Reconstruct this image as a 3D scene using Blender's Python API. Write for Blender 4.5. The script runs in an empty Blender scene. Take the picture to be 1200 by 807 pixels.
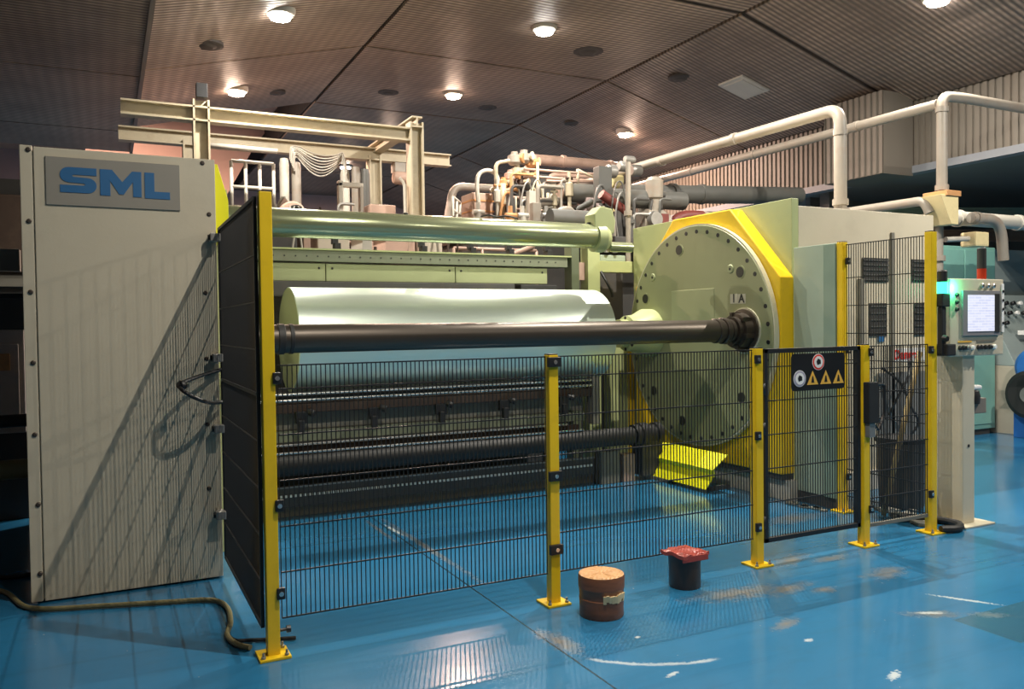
import bpy, bmesh, math, random
from mathutils import Vector, Matrix
random.seed(7)
PI = math.pi
SC = bpy.context.scene
COL = SC.collection

# ------------------------------------------------------------------ camera
cam_d = bpy.data.cameras.new('camera')
cam = bpy.data.objects.new('camera', cam_d)
COL.objects.link(cam)
SC.camera = cam
cam_d.sensor_width = 36.0
cam_d.lens = 955.2 / 1200.0 * 36.0
cam_d.clip_start = 0.05
cam_d.clip_end = 200
yaw, pit, rol = math.radians(26.48), math.radians(-1.327), math.radians(-0.7405)
fw = Vector((math.sin(yaw) * math.cos(pit), math.cos(yaw) * math.cos(pit), math.sin(pit)))
r0 = Vector((math.cos(yaw), -math.sin(yaw), 0))
u0 = r0.cross(fw)
rr = r0 * math.cos(rol) + u0 * math.sin(rol)
uu = -r0 * math.sin(rol) + u0 * math.cos(rol)
M = Matrix((rr, uu, -fw)).transposed().to_4x4()
M.translation = Vector((0, 0, 1.6))
cam.matrix_world = M

# ------------------------------------------------------------------ world, exposure
world = bpy.data.worlds.new('hall_air')
SC.world = world
world.use_nodes = True
world.node_tree.nodes['Background'].inputs[0].default_value = (0.5, 0.48, 0.45, 1)
world.node_tree.nodes['Background'].inputs[1].default_value = 0.05
vs = SC.view_settings
vs.view_transform = 'Standard'
vs.look = 'None'
vs.gamma = 1.0
vs.use_curve_mapping = False
vs.exposure = 0.0

LAMP_W = 150.0          # power of each high-bay lamp
COL_FRONT = (1.0, 0.93, 0.82)
COL_BACK = (1.0, 0.67, 0.52)
# lamp grid of the hall and two added lamps: (x, y, power factor, colour, label)
LAMPS = [
    (2.00, 2.78, 1.0, COL_FRONT, 'high bay ceiling lamp above the camera in front of the tall mesh side panel'),
    (8.50, 2.90, 2.2, COL_FRONT, 'high bay ceiling lamp above the aisle right of the control pedestal'),
    (1.80, -0.4, 0.25, COL_FRONT, 'high bay ceiling lamp behind the camera on the left'),
    (5.25, -0.4, 0.4, COL_FRONT, 'high bay ceiling lamp behind the camera on the right'),
    (5.25, 6.15, 2.0, COL_FRONT, 'high bay ceiling lamp straight above the big green disc'),
    (8.35, 6.05, 0.8, COL_FRONT, 'rightmost lit ceiling lamp, above the beige housing'),
    (1.82, 9.35, 1.2, COL_FRONT, 'ceiling lamp at the top left, nearer of the two left lamps'),
    (1.80, 12.6, 2.2, COL_BACK, 'ceiling lamp at the far left above the steel gantry column'),
    (5.23, 9.43, 1.2, COL_FRONT, 'ceiling lamp in the middle of the hall, nearer of the middle pair'),
    (5.29, 12.7, 2.3, COL_BACK, 'ceiling lamp in the middle of the hall, farther of the middle pair'),
    (8.60, 12.5, 2.6, COL_BACK, 'ceiling lamp glowing over the far pipes on the right slope'),
    (8.60, 9.40, 0.0, COL_FRONT, 'unlit square ceiling lamp on the right slope'),
    (0.1, 16.6, 2.2, COL_BACK, 'added ceiling lamp lighting the far wall behind the soffit on the far left'),  # unseen lamp, added to light the far wall
    (5.25, 19.4, 2.0, COL_BACK, 'added ceiling lamp brightening the plum coloured end wall'),  # added to lift the dark end wall
    (5.25, 16.0, 2.0, COL_BACK, 'farthest ceiling lamp behind the orange valve cluster'),
]

# ------------------------------------------------------------------ materials
MATS = {}
def mat(name, col, rough=0.5, metal=0.0, var=0.12, scale=6.0, bump=0.0, bscale=60.0, dirt=0.0, dirtcol=(0.12, 0.08, 0.05), coat=0.0, stretch=None, spec=0.5, rv=0.15):
    if name in MATS: return MATS[name]
    m = bpy.data.materials.new(name); MATS[name] = m
    m.use_nodes = True
    N, L = m.node_tree.nodes, m.node_tree.links
    b = N['Principled BSDF']
    b.inputs['Roughness'].default_value = rough
    b.inputs['Metallic'].default_value = metal
    b.inputs['Specular IOR Level'].default_value = spec
    if coat: b.inputs['Coat Weight'].default_value = coat
    tc = N.new('ShaderNodeTexCoord')
    mp = N.new('ShaderNodeMapping')
    if stretch: mp.inputs['Scale'].default_value = stretch
    L.new(tc.outputs['Object'], mp.inputs[0])
    n1 = N.new('ShaderNodeTexNoise'); n1.inputs['Scale'].default_value = scale; n1.inputs['Detail'].default_value = 6
    L.new(mp.outputs[0], n1.inputs['Vector'])
    mx = N.new('ShaderNodeMix'); mx.data_type = 'RGBA'
    mx.inputs['A'].default_value = (*[c * (1 - var) for c in col], 1)
    mx.inputs['B'].default_value = (*[min(1, c * (1 + var)) for c in col], 1)
    L.new(n1.outputs['Fac'], mx.inputs['Factor'])
    out = mx.outputs['Result']
    if dirt:
        n2 = N.new('ShaderNodeTexNoise'); n2.inputs['Scale'].default_value = scale * 0.7; n2.inputs['Detail'].default_value = 10; n2.inputs['Roughness'].default_value = 0.7
        L.new(mp.outputs[0], n2.inputs['Vector'])
        r = N.new('ShaderNodeMapRange'); r.inputs[1].default_value = 0.52; r.inputs[2].default_value = 0.72; r.inputs[4].default_value = dirt
        L.new(n2.outputs['Fac'], r.inputs[0])
        m2 = N.new('ShaderNodeMix'); m2.data_type = 'RGBA'
        m2.inputs['B'].default_value = (*dirtcol, 1)
        L.new(r.outputs[0], m2.inputs['Factor']); L.new(out, m2.inputs['A'])
        out = m2.outputs['Result']
    L.new(out, b.inputs['Base Color'])
    rm = N.new('ShaderNodeMapRange'); rm.inputs[3].default_value = max(0.02, rough * (1 - rv)); rm.inputs[4].default_value = min(1, rough * (1 + rv))
    L.new(n1.outputs['Fac'], rm.inputs[0]); L.new(rm.outputs[0], b.inputs['Roughness'])
    if bump:
        n3 = N.new('ShaderNodeTexNoise'); n3.inputs['Scale'].default_value = bscale
        L.new(mp.outputs[0], n3.inputs['Vector'])
        bp = N.new('ShaderNodeBump'); bp.inputs['Strength'].default_value = bump; bp.inputs['Distance'].default_value = 0.01
        L.new(n3.outputs['Fac'], bp.inputs['Height']); L.new(bp.outputs[0], b.inputs['Normal'])
    return m
def emit(name, col, s):
    if name in MATS: return MATS[name]
    m = bpy.data.materials.new(name); MATS[name] = m; m.use_nodes = True
    b = m.node_tree.nodes['Principled BSDF']
    b.inputs['Base Color'].default_value = (*col, 1)
    b.inputs['Emission Color'].default_value = (*col, 1)
    b.inputs['Emission Strength'].default_value = s
    return m

beige = mat('beige_enamel', (0.56, 0.50, 0.375), 0.45, var=0.06, scale=2.5, bump=0.04, dirt=0.12)
pgreen = mat('pale_green_enamel', (0.38, 0.42, 0.20), 0.42, var=0.08, scale=3, bump=0.04, dirt=0.15, dirtcol=(0.2, 0.2, 0.1))
ggreen = mat('grey_green_enamel', (0.34, 0.41, 0.32), 0.45, var=0.08, scale=3, dirt=0.15, dirtcol=(0.15, 0.16, 0.1))
discgreen = mat('disc_green', (0.275, 0.295, 0.155), 0.42, var=0.14, scale=1.6, bump=0.05, dirt=0.3, dirtcol=(0.19, 0.2, 0.11))
patchgreen = mat('patch_green', (0.31, 0.34, 0.18), 0.45, var=0.1, scale=3)
yellow = mat('safety_yellow', (0.78, 0.51, 0.01), 0.38, var=0.08, scale=5, dirt=0.25, dirtcol=(0.32, 0.22, 0.02))
lemon = mat('lemon_yellow', (0.82, 0.78, 0.01), 0.4, var=0.06, scale=5)
black = mat('black_powder_coat', (0.012, 0.012, 0.013), 0.45, var=0.2)
rubber = mat('black_rubber', (0.014, 0.014, 0.014), 0.6, var=0.3, scale=10)
shaftm = mat('dark_shaft_steel', (0.075, 0.062, 0.05), 0.4, metal=0.7, var=0.3, scale=3, stretch=(0.3, 6, 6))
steel = mat('bright_steel', (0.62, 0.61, 0.58), 0.25, metal=0.9, var=0.1)
dsteel = mat('dull_steel', (0.30, 0.29, 0.27), 0.45, metal=0.6, var=0.2, dirt=0.3)
film = mat('silver_film', (0.70, 0.80, 0.69), 0.36, metal=0.65, var=0.02, scale=1.2, rv=0.0)
filmend = mat('film_edge', (0.56, 0.57, 0.43), 0.55, metal=0.1, var=0.08, scale=8)
rollergreen = mat('polished_green_roller', (0.46, 0.50, 0.30), 0.22, metal=0.7, var=0.06, scale=2, rv=0.0)
brown = mat('rusty_brown', (0.055, 0.033, 0.022), 0.55, metal=0.2, var=0.3, dirt=0.4)
greyb = mat('grey_board', (0.17, 0.16, 0.13), 0.5, var=0.15, dirt=0.3)
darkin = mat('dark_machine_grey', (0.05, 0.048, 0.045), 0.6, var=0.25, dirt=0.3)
cream = mat('cream_steelwork', (0.42, 0.36, 0.25), 0.5, var=0.1, scale=4, dirt=0.35)
pipeg = mat('pipe_grey_paint', (0.27, 0.24, 0.20), 0.45, var=0.1, scale=5, dirt=0.45, dirtcol=(0.28, 0.15, 0.09))
ductg = mat('duct_dark_grey', (0.085, 0.085, 0.078), 0.5, var=0.15, dirt=0.25)
pinkm = mat('pinkish_machine_paint', (0.40, 0.27, 0.21), 0.5, var=0.2, dirt=0.35)
whitem = mat('off_white_paint', (0.48, 0.45, 0.39), 0.45, var=0.08, dirt=0.25)
orangem = mat('orange_rust_valve', (0.50, 0.25, 0.10), 0.55, var=0.3, dirt=0.3)
redh = mat('dark_red_hose', (0.13, 0.025, 0.02), 0.5, var=0.2)
teal = mat('teal_cabinet', (0.20, 0.42, 0.36), 0.45, var=0.06, dirt=0.12)
greyc = mat('grey_cabinet', (0.26, 0.31, 0.30), 0.5, var=0.06, dirt=0.12)
bluem = mat('blue_machine', (0.02, 0.13, 0.42), 0.4, var=0.15)
wood = mat('worn_wood', (0.36, 0.27, 0.12), 0.6, var=0.25, stretch=(8, 8, 1))
signblue = mat('sign_blue', (0.022, 0.125, 0.29), 0.5, var=0.05)
signgrey = mat('sign_grey', (0.27, 0.25, 0.21), 0.5, var=0.05)
white = mat('white_print', (0.78, 0.77, 0.74), 0.5, var=0.03)
redp = mat('red_print', (0.75, 0.05, 0.03), 0.5, var=0.05)
orangep = mat('orange_print', (0.75, 0.42, 0.06), 0.5, var=0.05)
hosem = mat('olive_hose', (0.22, 0.19, 0.09), 0.5, var=0.2)
panelgrey = mat('panel_grey', (0.22, 0.21, 0.22), 0.45, var=0.06)
stumpside = mat('brown_tape_wrap', (0.20, 0.075, 0.035), 0.45, var=0.4, scale=9, dirt=0.5, dirtcol=(0.06, 0.03, 0.02), stretch=(1, 1, 5))
stumptop = mat('orange_core_top', (0.62, 0.33, 0.13), 0.55, var=0.3, scale=14, dirt=0.4, dirtcol=(0.35, 0.14, 0.05))
torn = mat('torn_cream_tape', (0.75, 0.58, 0.32), 0.55, var=0.2, scale=20)
redlid = mat('red_plastic_film', (0.36, 0.055, 0.04), 0.35, var=0.5, scale=14, bump=0.2, bscale=25)
darkcan = mat('dark_brown_core', (0.045, 0.03, 0.024), 0.4, var=0.4, scale=8)
greenlit = emit('green_signal_light', (0.03, 1.0, 0.38), 5.0)
reddull = mat('red_signal_off', (0.35, 0.03, 0.01), 0.3)

# ------------------------------------------------------------------ mesh helpers
ORG = {}
def tag(o, label, cat, group=None):
    o['label'] = label; o['category'] = cat
    if group: o['group'] = group
    return o
def thing(name, label, cat, loc, group=None):
    o = bpy.data.objects.new(name, None)
    o.empty_display_size = 0.1
    COL.objects.link(o); o.location = loc
    ORG[o.name] = Vector(loc)
    return tag(o, label, cat, group)
class MB:
    def __init__(s): s.v = []; s.f = []; s.sm = []
    def add(s, vs, fs, smooth=False):
        o = len(s.v); s.v += [Vector(q) for q in vs]
        for f in fs: s.f.append([i + o for i in f]); s.sm.append(smooth)
        return s
    def box(s, x0, x1, y0, y1, z0, z1):
        v = [(x, y, z) for z in (z0, z1) for y in (y0, y1) for x in (x0, x1)]
        return s.add(v, [(0, 2, 3, 1), (4, 5, 7, 6), (0, 1, 5, 4), (2, 6, 7, 3), (0, 4, 6, 2), (1, 3, 7, 5)])
    def cyl(s, p0, p1, r0, r1=None, n=20, caps=True):
        r1 = r0 if r1 is None else r1
        return s.lathe(p0, Vector(p1) - Vector(p0), [(0, r0), (1, r1)], n, caps)
    def lathe(s, p0, ax, prof, n=32, caps=True):
        p0 = Vector(p0); ax = Vector(ax); d = ax.normalized()
        a = d.orthogonal().normalized(); b = d.cross(a)
        vs = []
        for t, r in prof:
            for i in range(n):
                w = 2 * PI * i / n
                vs.append(p0 + ax * t + (a * math.cos(w) + b * math.sin(w)) * r)
        o = len(s.v); s.v += vs
        for k in range(len(prof) - 1):
            for i in range(n):
                j = (i + 1) % n
                s.f.append([o + k * n + i, o + k * n + j, o + (k + 1) * n + j, o + (k + 1) * n + i]); s.sm.append(True)
        if caps:
            s.f.append([o + i for i in reversed(range(n))]); s.sm.append(False)
            m = len(prof) - 1
            s.f.append([o + m * n + i for i in range(n)]); s.sm.append(False)
        return s
    def tube(s, pts, r, n=10, caps=True):
        P = [Vector(p) for p in pts]
        T = []
        for i in range(len(P)):
            t = (P[min(i + 1, len(P) - 1)] - P[max(i - 1, 0)])
            T.append(t.normalized())
        a = T[0].orthogonal().normalized()
        o = len(s.v)
        for i, p in enumerate(P):
            a = (a - T[i] * a.dot(T[i]))
            a = a.normalized() if a.length > 1e-6 else T[i].orthogonal().normalized()
            b = T[i].cross(a)
            rad = r[i] if isinstance(r, (list, tuple)) else r
            for k in range(n):
                w = 2 * PI * k / n
                s.v.append(p + (a * math.cos(w) + b * math.sin(w)) * rad)
        for i in range(len(P) - 1):
            for k in range(n):
                j = (k + 1) % n
                s.f.append([o + i * n + k, o + i * n + j, o + (i + 1) * n + j, o + (i + 1) * n + k]); s.sm.append(True)
        if caps:
            s.f.append([o + k for k in reversed(range(n))]); s.sm.append(False)
            s.f.append([o + (len(P) - 1) * n + k for k in range(n)]); s.sm.append(False)
        return s
    def prism(s, poly, ext):
        P = [Vector(p) for p in poly]; e = Vector(ext); n = len(P); o = len(s.v)
        s.v += P + [p + e for p in P]
        s.f.append([o + i for i in reversed(range(n))]); s.sm.append(False)
        s.f.append([o + n + i for i in range(n)]); s.sm.append(False)
        for i in range(n):
            j = (i + 1) % n
            s.f.append([o + i, o + j, o + n + j, o + n + i]); s.sm.append(False)
        return s
    def rod(s, p0, p1, w):           # thin four sided wire
        return s.tube([p0, p1], w * 0.5, 4, False)
    def ibeam(s, p0, p1, w, h, t=0.02, up=(0, 0, 1)):
        p0 = Vector(p0); p1 = Vector(p1); d = (p1 - p0).normalized(); up = Vector(up)
        sd = d.cross(up).normalized(); up = sd.cross(d)
        q = [(-w/2, -h/2), (w/2, -h/2), (w/2, -h/2+t), (t/2, -h/2+t), (t/2, h/2-t), (w/2, h/2-t), (w/2, h/2), (-w/2, h/2), (-w/2, h/2-t), (-t/2, h/2-t), (-t/2, -h/2+t), (-w/2, -h/2+t)]
        return s.prism([p0 + sd * a + up * b for a, b in q], p1 - p0)
    def build(s, name, m, parent=None, bevel=0.0, label=None, cat=None, group=None, kind=None):
        if parent is not None: org = ORG[parent.name]
        else:
            lo = [min(v[i] for v in s.v) for i in range(3)]; hi = [max(v[i] for v in s.v) for i in range(3)]
            org = Vector(((lo[0] + hi[0]) / 2, (lo[1] + hi[1]) / 2, lo[2]))
        me = bpy.data.meshes.new(name)
        me.from_pydata([v - org for v in s.v], [], s.f)
        me.polygons.foreach_set('use_smooth', s.sm)
        me.update()
        bm = bmesh.new(); bm.from_mesh(me)
        bmesh.ops.recalc_face_normals(bm, faces=bm.faces)
        if bevel:
            ed = [e for e in bm.edges if len(e.link_faces) == 2 and e.calc_face_angle(0) > 0.6]
            bmesh.ops.bevel(bm, geom=ed, offset=bevel, segments=2, affect='EDGES', profile=0.6)
        for e in bm.edges:
            if len(e.link_faces) == 2 and e.calc_face_angle(0) > 0.5: e.smooth = False
        bm.to_mesh(me); bm.free()
        me.materials.append(m)
        o = bpy.data.objects.new(name, me); COL.objects.link(o)
        if parent is not None: o.parent = parent
        else: o.location = org
        ORG[o.name] = org
        if label: o['label'] = label
        if cat: o['category'] = cat
        if group: o['group'] = group
        if kind: o['kind'] = kind
        return o
def bx(*a): return MB().box(*a)
def arcpath(pts, rad, n=6):
    """polyline with rounded corners"""
    P = [Vector(p) for p in pts]; out = [P[0]]
    for i in range(1, len(P) - 1):
        a = (P[i-1] - P[i]); b = (P[i+1] - P[i])
        r = min(rad, a.length * 0.49, b.length * 0.49)
        p, q = P[i] + a.normalized() * r, P[i] + b.normalized() * r
        for k in range(n + 1):
            t = k / n
            out.append(p * (1 - t) ** 2 + P[i] * 2 * t * (1 - t) + q * t * t)
    out.append(P[-1])
    return out
def smooth(pts, n=8):
    P = [Vector(p) for p in pts]; out = []
    for i in range(len(P) - 1):
        a, b, c, d = P[max(i-1, 0)], P[i], P[i+1], P[min(i+2, len(P)-1)]
        for k in range(n):
            t = k / n
            out.append(0.5 * ((2*b) + (c-a)*t + (2*a-5*b+4*c-d)*t*t + (3*b-a-3*c+d)*t**3))
    out.append(P[-1]); return out
def text_mesh(body, size, loc, rot, m, name, parent, bold=0.0, sx=1.0):
    cu = bpy.data.curves.new(name, 'FONT'); cu.body = body; cu.size = size; cu.extrude = 0.001; cu.offset = bold
    cu.align_x = 'CENTER'; cu.align_y = 'CENTER'
    tmp = bpy.data.objects.new('tmp', cu); COL.objects.link(tmp)
    dg = bpy.context.evaluated_depsgraph_get(); dg.update()
    me = bpy.data.meshes.new_from_object(tmp.evaluated_get(dg))
    bpy.data.objects.remove(tmp); bpy.data.curves.remove(cu)
    T = Matrix.Translation(Vector(loc) - ORG[parent.name]) @ rot.to_4x4() @ Matrix.Diagonal((sx, 1, 1, 1))
    me.transform(T); me.materials.clear(); me.materials.append(m)
    o = bpy.data.objects.new(name, me); COL.objects.link(o); o.parent = parent; ORG[o.name] = ORG[parent.name]
    return o
FACE_MY = Matrix(((1, 0, 0), (0, 0, -1), (0, 1, 0)))       # text readable from -Y
FACE_MX = Matrix(((0, 0, -1), (-1, 0, 0), (0, 1, 0)))      # text readable from -X

# ------------------------------------------------------------------ setting: floor
def floor_material():
    m = bpy.data.materials.new('blue_epoxy_floor'); m.use_nodes = True
    N, L = m.node_tree.nodes, m.node_tree.links
    b = N['Principled BSDF']
    pos = N.new('ShaderNodeNewGeometry')
    def math_(op, a, b_=None, c=None):
        n = N.new('ShaderNodeMath'); n.operation = op
        for i, v in enumerate((a, b_, c)):
            if v is None: continue
            if isinstance(v, (int, float)): n.inputs[i].default_value = v
            else: L.new(v, n.inputs[i])
        return n.outputs[0]
    def noise(scale, detail=6, rough=0.6, stretch=None):
        mp = N.new('ShaderNodeMapping')
        if stretch: mp.inputs['Scale'].default_value = stretch
        L.new(pos.outputs['Position'], mp.inputs[0])
        n = N.new('ShaderNodeTexNoise'); n.inputs['Scale'].default_value = scale; n.inputs['Detail'].default_value = detail; n.inputs['Roughness'].default_value = rough
        L.new(mp.outputs[0], n.inputs['Vector']); return n.outputs['Fac']
    def mix(f, a, b_):
        n = N.new('ShaderNodeMix'); n.data_type = 'RGBA'
        if isinstance(f, (int, float)): n.inputs['Factor'].default_value = f
        else: L.new(f, n.inputs['Factor'])
        for k, v in (('A', a), ('B', b_)):
            if isinstance(v, tuple): n.inputs[k].default_value = (*v, 1)
            else: L.new(v, n.inputs[k])
        return n.outputs['Result']
    def ramp(v, lo, hi):
        n = N.new('ShaderNodeMapRange'); n.inputs[1].default_value = lo; n.inputs[2].default_value = hi
        L.new(v, n.inputs[0]); return n.outputs[0]
    def blob(cx, cy, rx, ry, rot, ns, amp=1.1, soft=0.35):
        mp = N.new('ShaderNodeMapping'); mp.vector_type = 'TEXTURE'
        mp.inputs['Location'].default_value = (cx, cy, 0); mp.inputs['Rotation'].default_value = (0, 0, rot); mp.inputs['Scale'].default_value = (rx, ry, 1)
        L.new(pos.outputs['Position'], mp.inputs[0])
        ln = N.new('ShaderNodeVectorMath'); ln.operation = 'LENGTH'; L.new(mp.outputs[0], ln.inputs[0])
        d = math_('MULTIPLY_ADD', ns, amp, math_('SUBTRACT', 1 - 0.5 * amp, ln.outputs['Value']))
        return ramp(d, 0.0, soft)
    nf0 = noise(9, 8, 0.7); ns = noise(22, 8, 0.75); nh = noise(55, 6, 0.7)
    nf = math_('ADD', math_('MULTIPLY', nf0, 0.55), math_('MULTIPLY', ns, 0.45)); nb = noise(0.7, 4)
    col = mix(nb, (0.020, 0.143, 0.29), (0.027, 0.188, 0.37))
    fine = noise(3.5, 8, 0.7, (1, 3, 1))
    col = mix(math_('MULTIPLY', ramp(fine, 0.5, 0.75), 0.35), col, (0.03, 0.13, 0.22))
    # darker streaks stretched across the floor
    st = noise(1.6, 5, 0.6, (0.25, 7, 1))
    col = mix(math_('MULTIPLY', ramp(st, 0.55, 0.72), 0.35), col, (0.012, 0.10, 0.20))
    # worn brown patches
    brownm = None
    for a in [(3.32, 3.70, 0.34, 0.10, -0.15), (3.62, 3.62, 0.22, 0.07, 0.1), (4.08, 4.05, 0.22, 0.07, 0.3), (4.35, 3.95, 0.15, 0.05, 0.0), (4.40, 3.55, 0.20, 0.09, 0.2), (3.80, 3.50, 0.10, 0.05, 0.0),
              (2.02, 3.55, 0.20, 0.06, 1.7), (4.0, 2.93, 0.16, 0.05, -0.5), (4.25, 2.78, 0.14, 0.04, -0.6), (3.2, 3.2, 0.12, 0.04, 0.3), (2.05, 5.6, 0.03, 0.9, 0.02), (5.0, 4.9, 0.35, 0.12, 0), (1.9, 6.2, .02, .4, 0)]:
        k = blob(a[0], a[1], a[2] * 1.25, a[3] * 1.35, a[4], nf, 3.0, 1.0)
        brownm = k if brownm is None else math_('MAXIMUM', brownm, k)
    bcol = mix(ns, (0.05, 0.045, 0.03), (0.26, 0.20, 0.11))
    col = mix(math_('MULTIPLY', brownm, 0.8), col, bcol)
    # dark repainted rectangle at the right
    sp = N.new('ShaderNodeSeparateXYZ'); L.new(pos.outputs['Position'], sp.inputs[0])
    dp = math_('MULTIPLY', ramp(math_('SUBTRACT', 0.60, math_('ABSOLUTE', math_('SUBTRACT', sp.outputs['X'], 4.60))), 0.0, 0.02), ramp(math_('SUBTRACT', 0.19, math_('ABSOLUTE', math_('SUBTRACT', sp.outputs['Y'], 2.64))), 0.0, 0.015))
    col = mix(math_('MULTIPLY', dp, 0.75), col, (0.03, 0.10, 0.14))
    # white scratches: an arc in front and short scuffs
    mp = N.new('ShaderNodeMapping'); mp.vector_type = 'TEXTURE'; mp.inputs['Location'].default_value = (2.62, 3.75, 0)
    L.new(pos.outputs['Position'], mp.inputs[0])
    ln = N.new('ShaderNodeVectorMath'); ln.operation = 'LENGTH'; L.new(mp.outputs[0], ln.inputs[0])
    ringd = math_('ABSOLUTE', math_('SUBTRACT', ln.outputs['Value'], math_('MULTIPLY_ADD', nf, 0.06, 0.70)))
    ring = ramp(math_('ADD', ringd, math_('MULTIPLY', ns, 0.05)), 0.047, 0.022)
    lim = blob(2.27, 3.10, 0.36, 0.20, -0.5, nf, 0.3, 0.2)
    wm = math_('MULTIPLY', ring, lim)
    for a in [(4.36, 3.0, 0.02, 0.2, 0.55), (3.15, 2.50, 0.07, 0.025, 0.4), (3.13, 2.98, 0.03, 0.02, 0), (2.28, 2.98, 0.05, 0.015, 0.3), (2.0, 6.15, 0.02, 0.22, 0.05), (2.4, 3.42, .02, .015, 0), (4.0, 2.95, .10, .02, -.5)]:
        wm = math_('MAXIMUM', wm, blob(*a, nh, 2.6, 0.5))
    col = mix(math_('MULTIPLY', wm, 0.85), col, (0.50, 0.55, 0.55))
    # tiny chips
    chips = ramp(noise(38, 2, 0.4), 0.77, 0.80)
    col = mix(math_('MULTIPLY', chips, 0.6), col, (0.4, 0.42, 0.4))
    # slab joint running away from the camera
    sx = N.new('ShaderNodeSeparateXYZ'); L.new(pos.outputs['Position'], sx.inputs[0])
    jd = math_('ABSOLUTE', math_('SUBTRACT', sx.outputs['X'], math_('MULTIPLY_ADD', nf, 0.02, 1.96)))
    joint = ramp(jd, 0.009, 0.004)
    col = mix(math_('MULTIPLY', joint, 0.8), col, (0.012, 0.03, 0.045))
    L.new(col, b.inputs['Base Color'])
    rg = math_('ADD', math_('MULTIPLY_ADD', nf, 0.20, 0.08), math_('MULTIPLY', math_('MAXIMUM', brownm, wm), 0.3))
    L.new(rg, b.inputs['Roughness'])
    b.inputs['Specular IOR Level'].default_value = 0.6
    b.inputs['Coat Weight'].default_value = 0.35; b.inputs['Coat Roughness'].default_value = 0.12
    bp = N.new('ShaderNodeBump'); bp.inputs['Strength'].default_value = 0.05; bp.inputs['Distance'].default_value = 0.01
    L.new(math_('ADD', noise(5, 3), math_('MULTIPLY', joint, -1.0)), bp.inputs['Height']); L.new(bp.outputs[0], b.inputs['Normal'])
    return m
bx(-9.2, 16.2, -8.2, 24.2, -0.2, 0.0).build('floor', floor_material(), kind='structure')

# ------------------------------------------------------------------ setting: ceiling of folded ribbed panels
def ceil_material():
    m = bpy.data.materials.new('sooty_ribbed_ceiling'); m.use_nodes = True
    N, L = m.node_tree.nodes, m.node_tree.links
    b = N['Principled BSDF']; b.inputs['Roughness'].default_value = 0.55
    g = N.new('ShaderNodeNewGeometry')
    w = N.new('ShaderNodeTexWave'); w.bands_direction = 'Y'; w.inputs['Scale'].default_value = 4.2; w.inputs['Distortion'].default_value = 0.0
    L.new(g.outputs['Position'], w.inputs['Vector'])
    w2 = N.new('ShaderNodeTexWave'); w2.bands_direction = 'X'; w2.inputs['Scale'].default_value = 2.2
    L.new(g.outputs['Position'], w2.inputs['Vector'])
    n = N.new('ShaderNodeTexNoise'); n.inputs['Scale'].default_value = 0.55; n.inputs['Detail'].default_value = 7; n.inputs['Roughness'].default_value = 0.65
    L.new(g.outputs['Position'], n.inputs['Vector'])
    r = N.new('ShaderNodeMapRange'); r.inputs[1].default_value = 0.36; r.inputs[2].default_value = 0.62
    L.new(n.outputs['Fac'], r.inputs[0])
    c = N.new('ShaderNodeMix'); c.data_type = 'RGBA'
    c.inputs['A'].default_value = (0.20, 0.148, 0.118, 1); c.inputs['B'].default_value = (0.44, 0.335, 0.265, 1)
    L.new(r.outputs[0], c.inputs['Factor'])
    mm = N.new('ShaderNodeMath'); mm.operation = 'MULTIPLY'
    L.new(w.outputs['Fac'], mm.inputs[0])
    r2 = N.new('ShaderNodeMapRange'); r2.inputs[3].default_value = 0.7; r2.inputs[4].default_value = 1.0
    L.new(w2.outputs['Fac'], r2.inputs[0]); L.new(r2.outputs[0], mm.inputs[1])
    d = N.new('ShaderNodeMix'); d.data_type = 'RGBA'; d.inputs['A'].default_value = (0.09, 0.068, 0.058, 1)
    L.new(mm.outputs[0], d.inputs['Factor']); L.new(c.outputs['Result'], d.inputs['B'])
    L.new(d.outputs['Result'], b.inputs['Base Color'])
    bp = N.new('ShaderNodeBump'); bp.inputs['Strength'].default_value = 0.5; bp.inputs['Distance'].default_value = 0.02
    L.new(mm.outputs[0], bp.inputs['Height']); L.new(bp.outputs[0], b.inputs['Normal'])
    return m
ceilm = ceil_material()
seamm = mat('ceiling_seam_dark', (0.02, 0.018, 0.016), 0.8)
FAC = [(0.48, 4.80, 3.30, 5.50), (3.30, 5.50, 7.27, 5.50), (7.27, 5.50, 10.2, 4.66)]
def ceil_z(x):
    for x0, z0, x1, z1 in FAC:
        if x0 <= x <= x1: return z0 + (z1 - z0) * (x - x0) / (x1 - x0)
    return 4.8
cb = MB()
prof = [(0.48, 4.84), (3.30, 5.54), (7.27, 5.54), (10.24, 4.70)]
cb.prism([(x, -8.2, z) for x, z in prof] + [(10.24, -8.2, 6.2), (0.48, -8.2, 6.2)], (0, 22.42, 0))
cb.prism([(x, 14.22, z) for x, z in prof[1:]] + [(10.24, 14.22, 6.2), (3.30, 14.22, 6.2)], (0, 10, 0))
ceiling = cb.build('ceiling', seamm, kind='structure')
YS = [-8.15, -4.7, -1.55, 1.6, 4.8, 7.97, 11.08, 14.2, 17.3, 20.4, 24.1]
for x0, z0, x1, z1 in FAC:
    L_ = math.hypot(x1 - x0, z1 - z0); g = 0.03
    ux, uz = (x1 - x0) / L_, (z1 - z0) / L_
    for k in range(len(YS) - 1):
        if x0 < 1 and k > 6: continue
        a, b_ = (x0 + ux * g, z0 + uz * g), (x1 - ux * g, z1 - uz * g)
        ya, yb = YS[k] + g, YS[k + 1] - g
        MB().prism([(a[0], ya, a[1]), (b_[0], ya, b_[1]), (b_[0], ya, b_[1] + 0.05), (a[0], ya, a[1] + 0.05)], (0, yb - ya, 0)).build('ceiling_panel', ceilm, ceiling)
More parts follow.
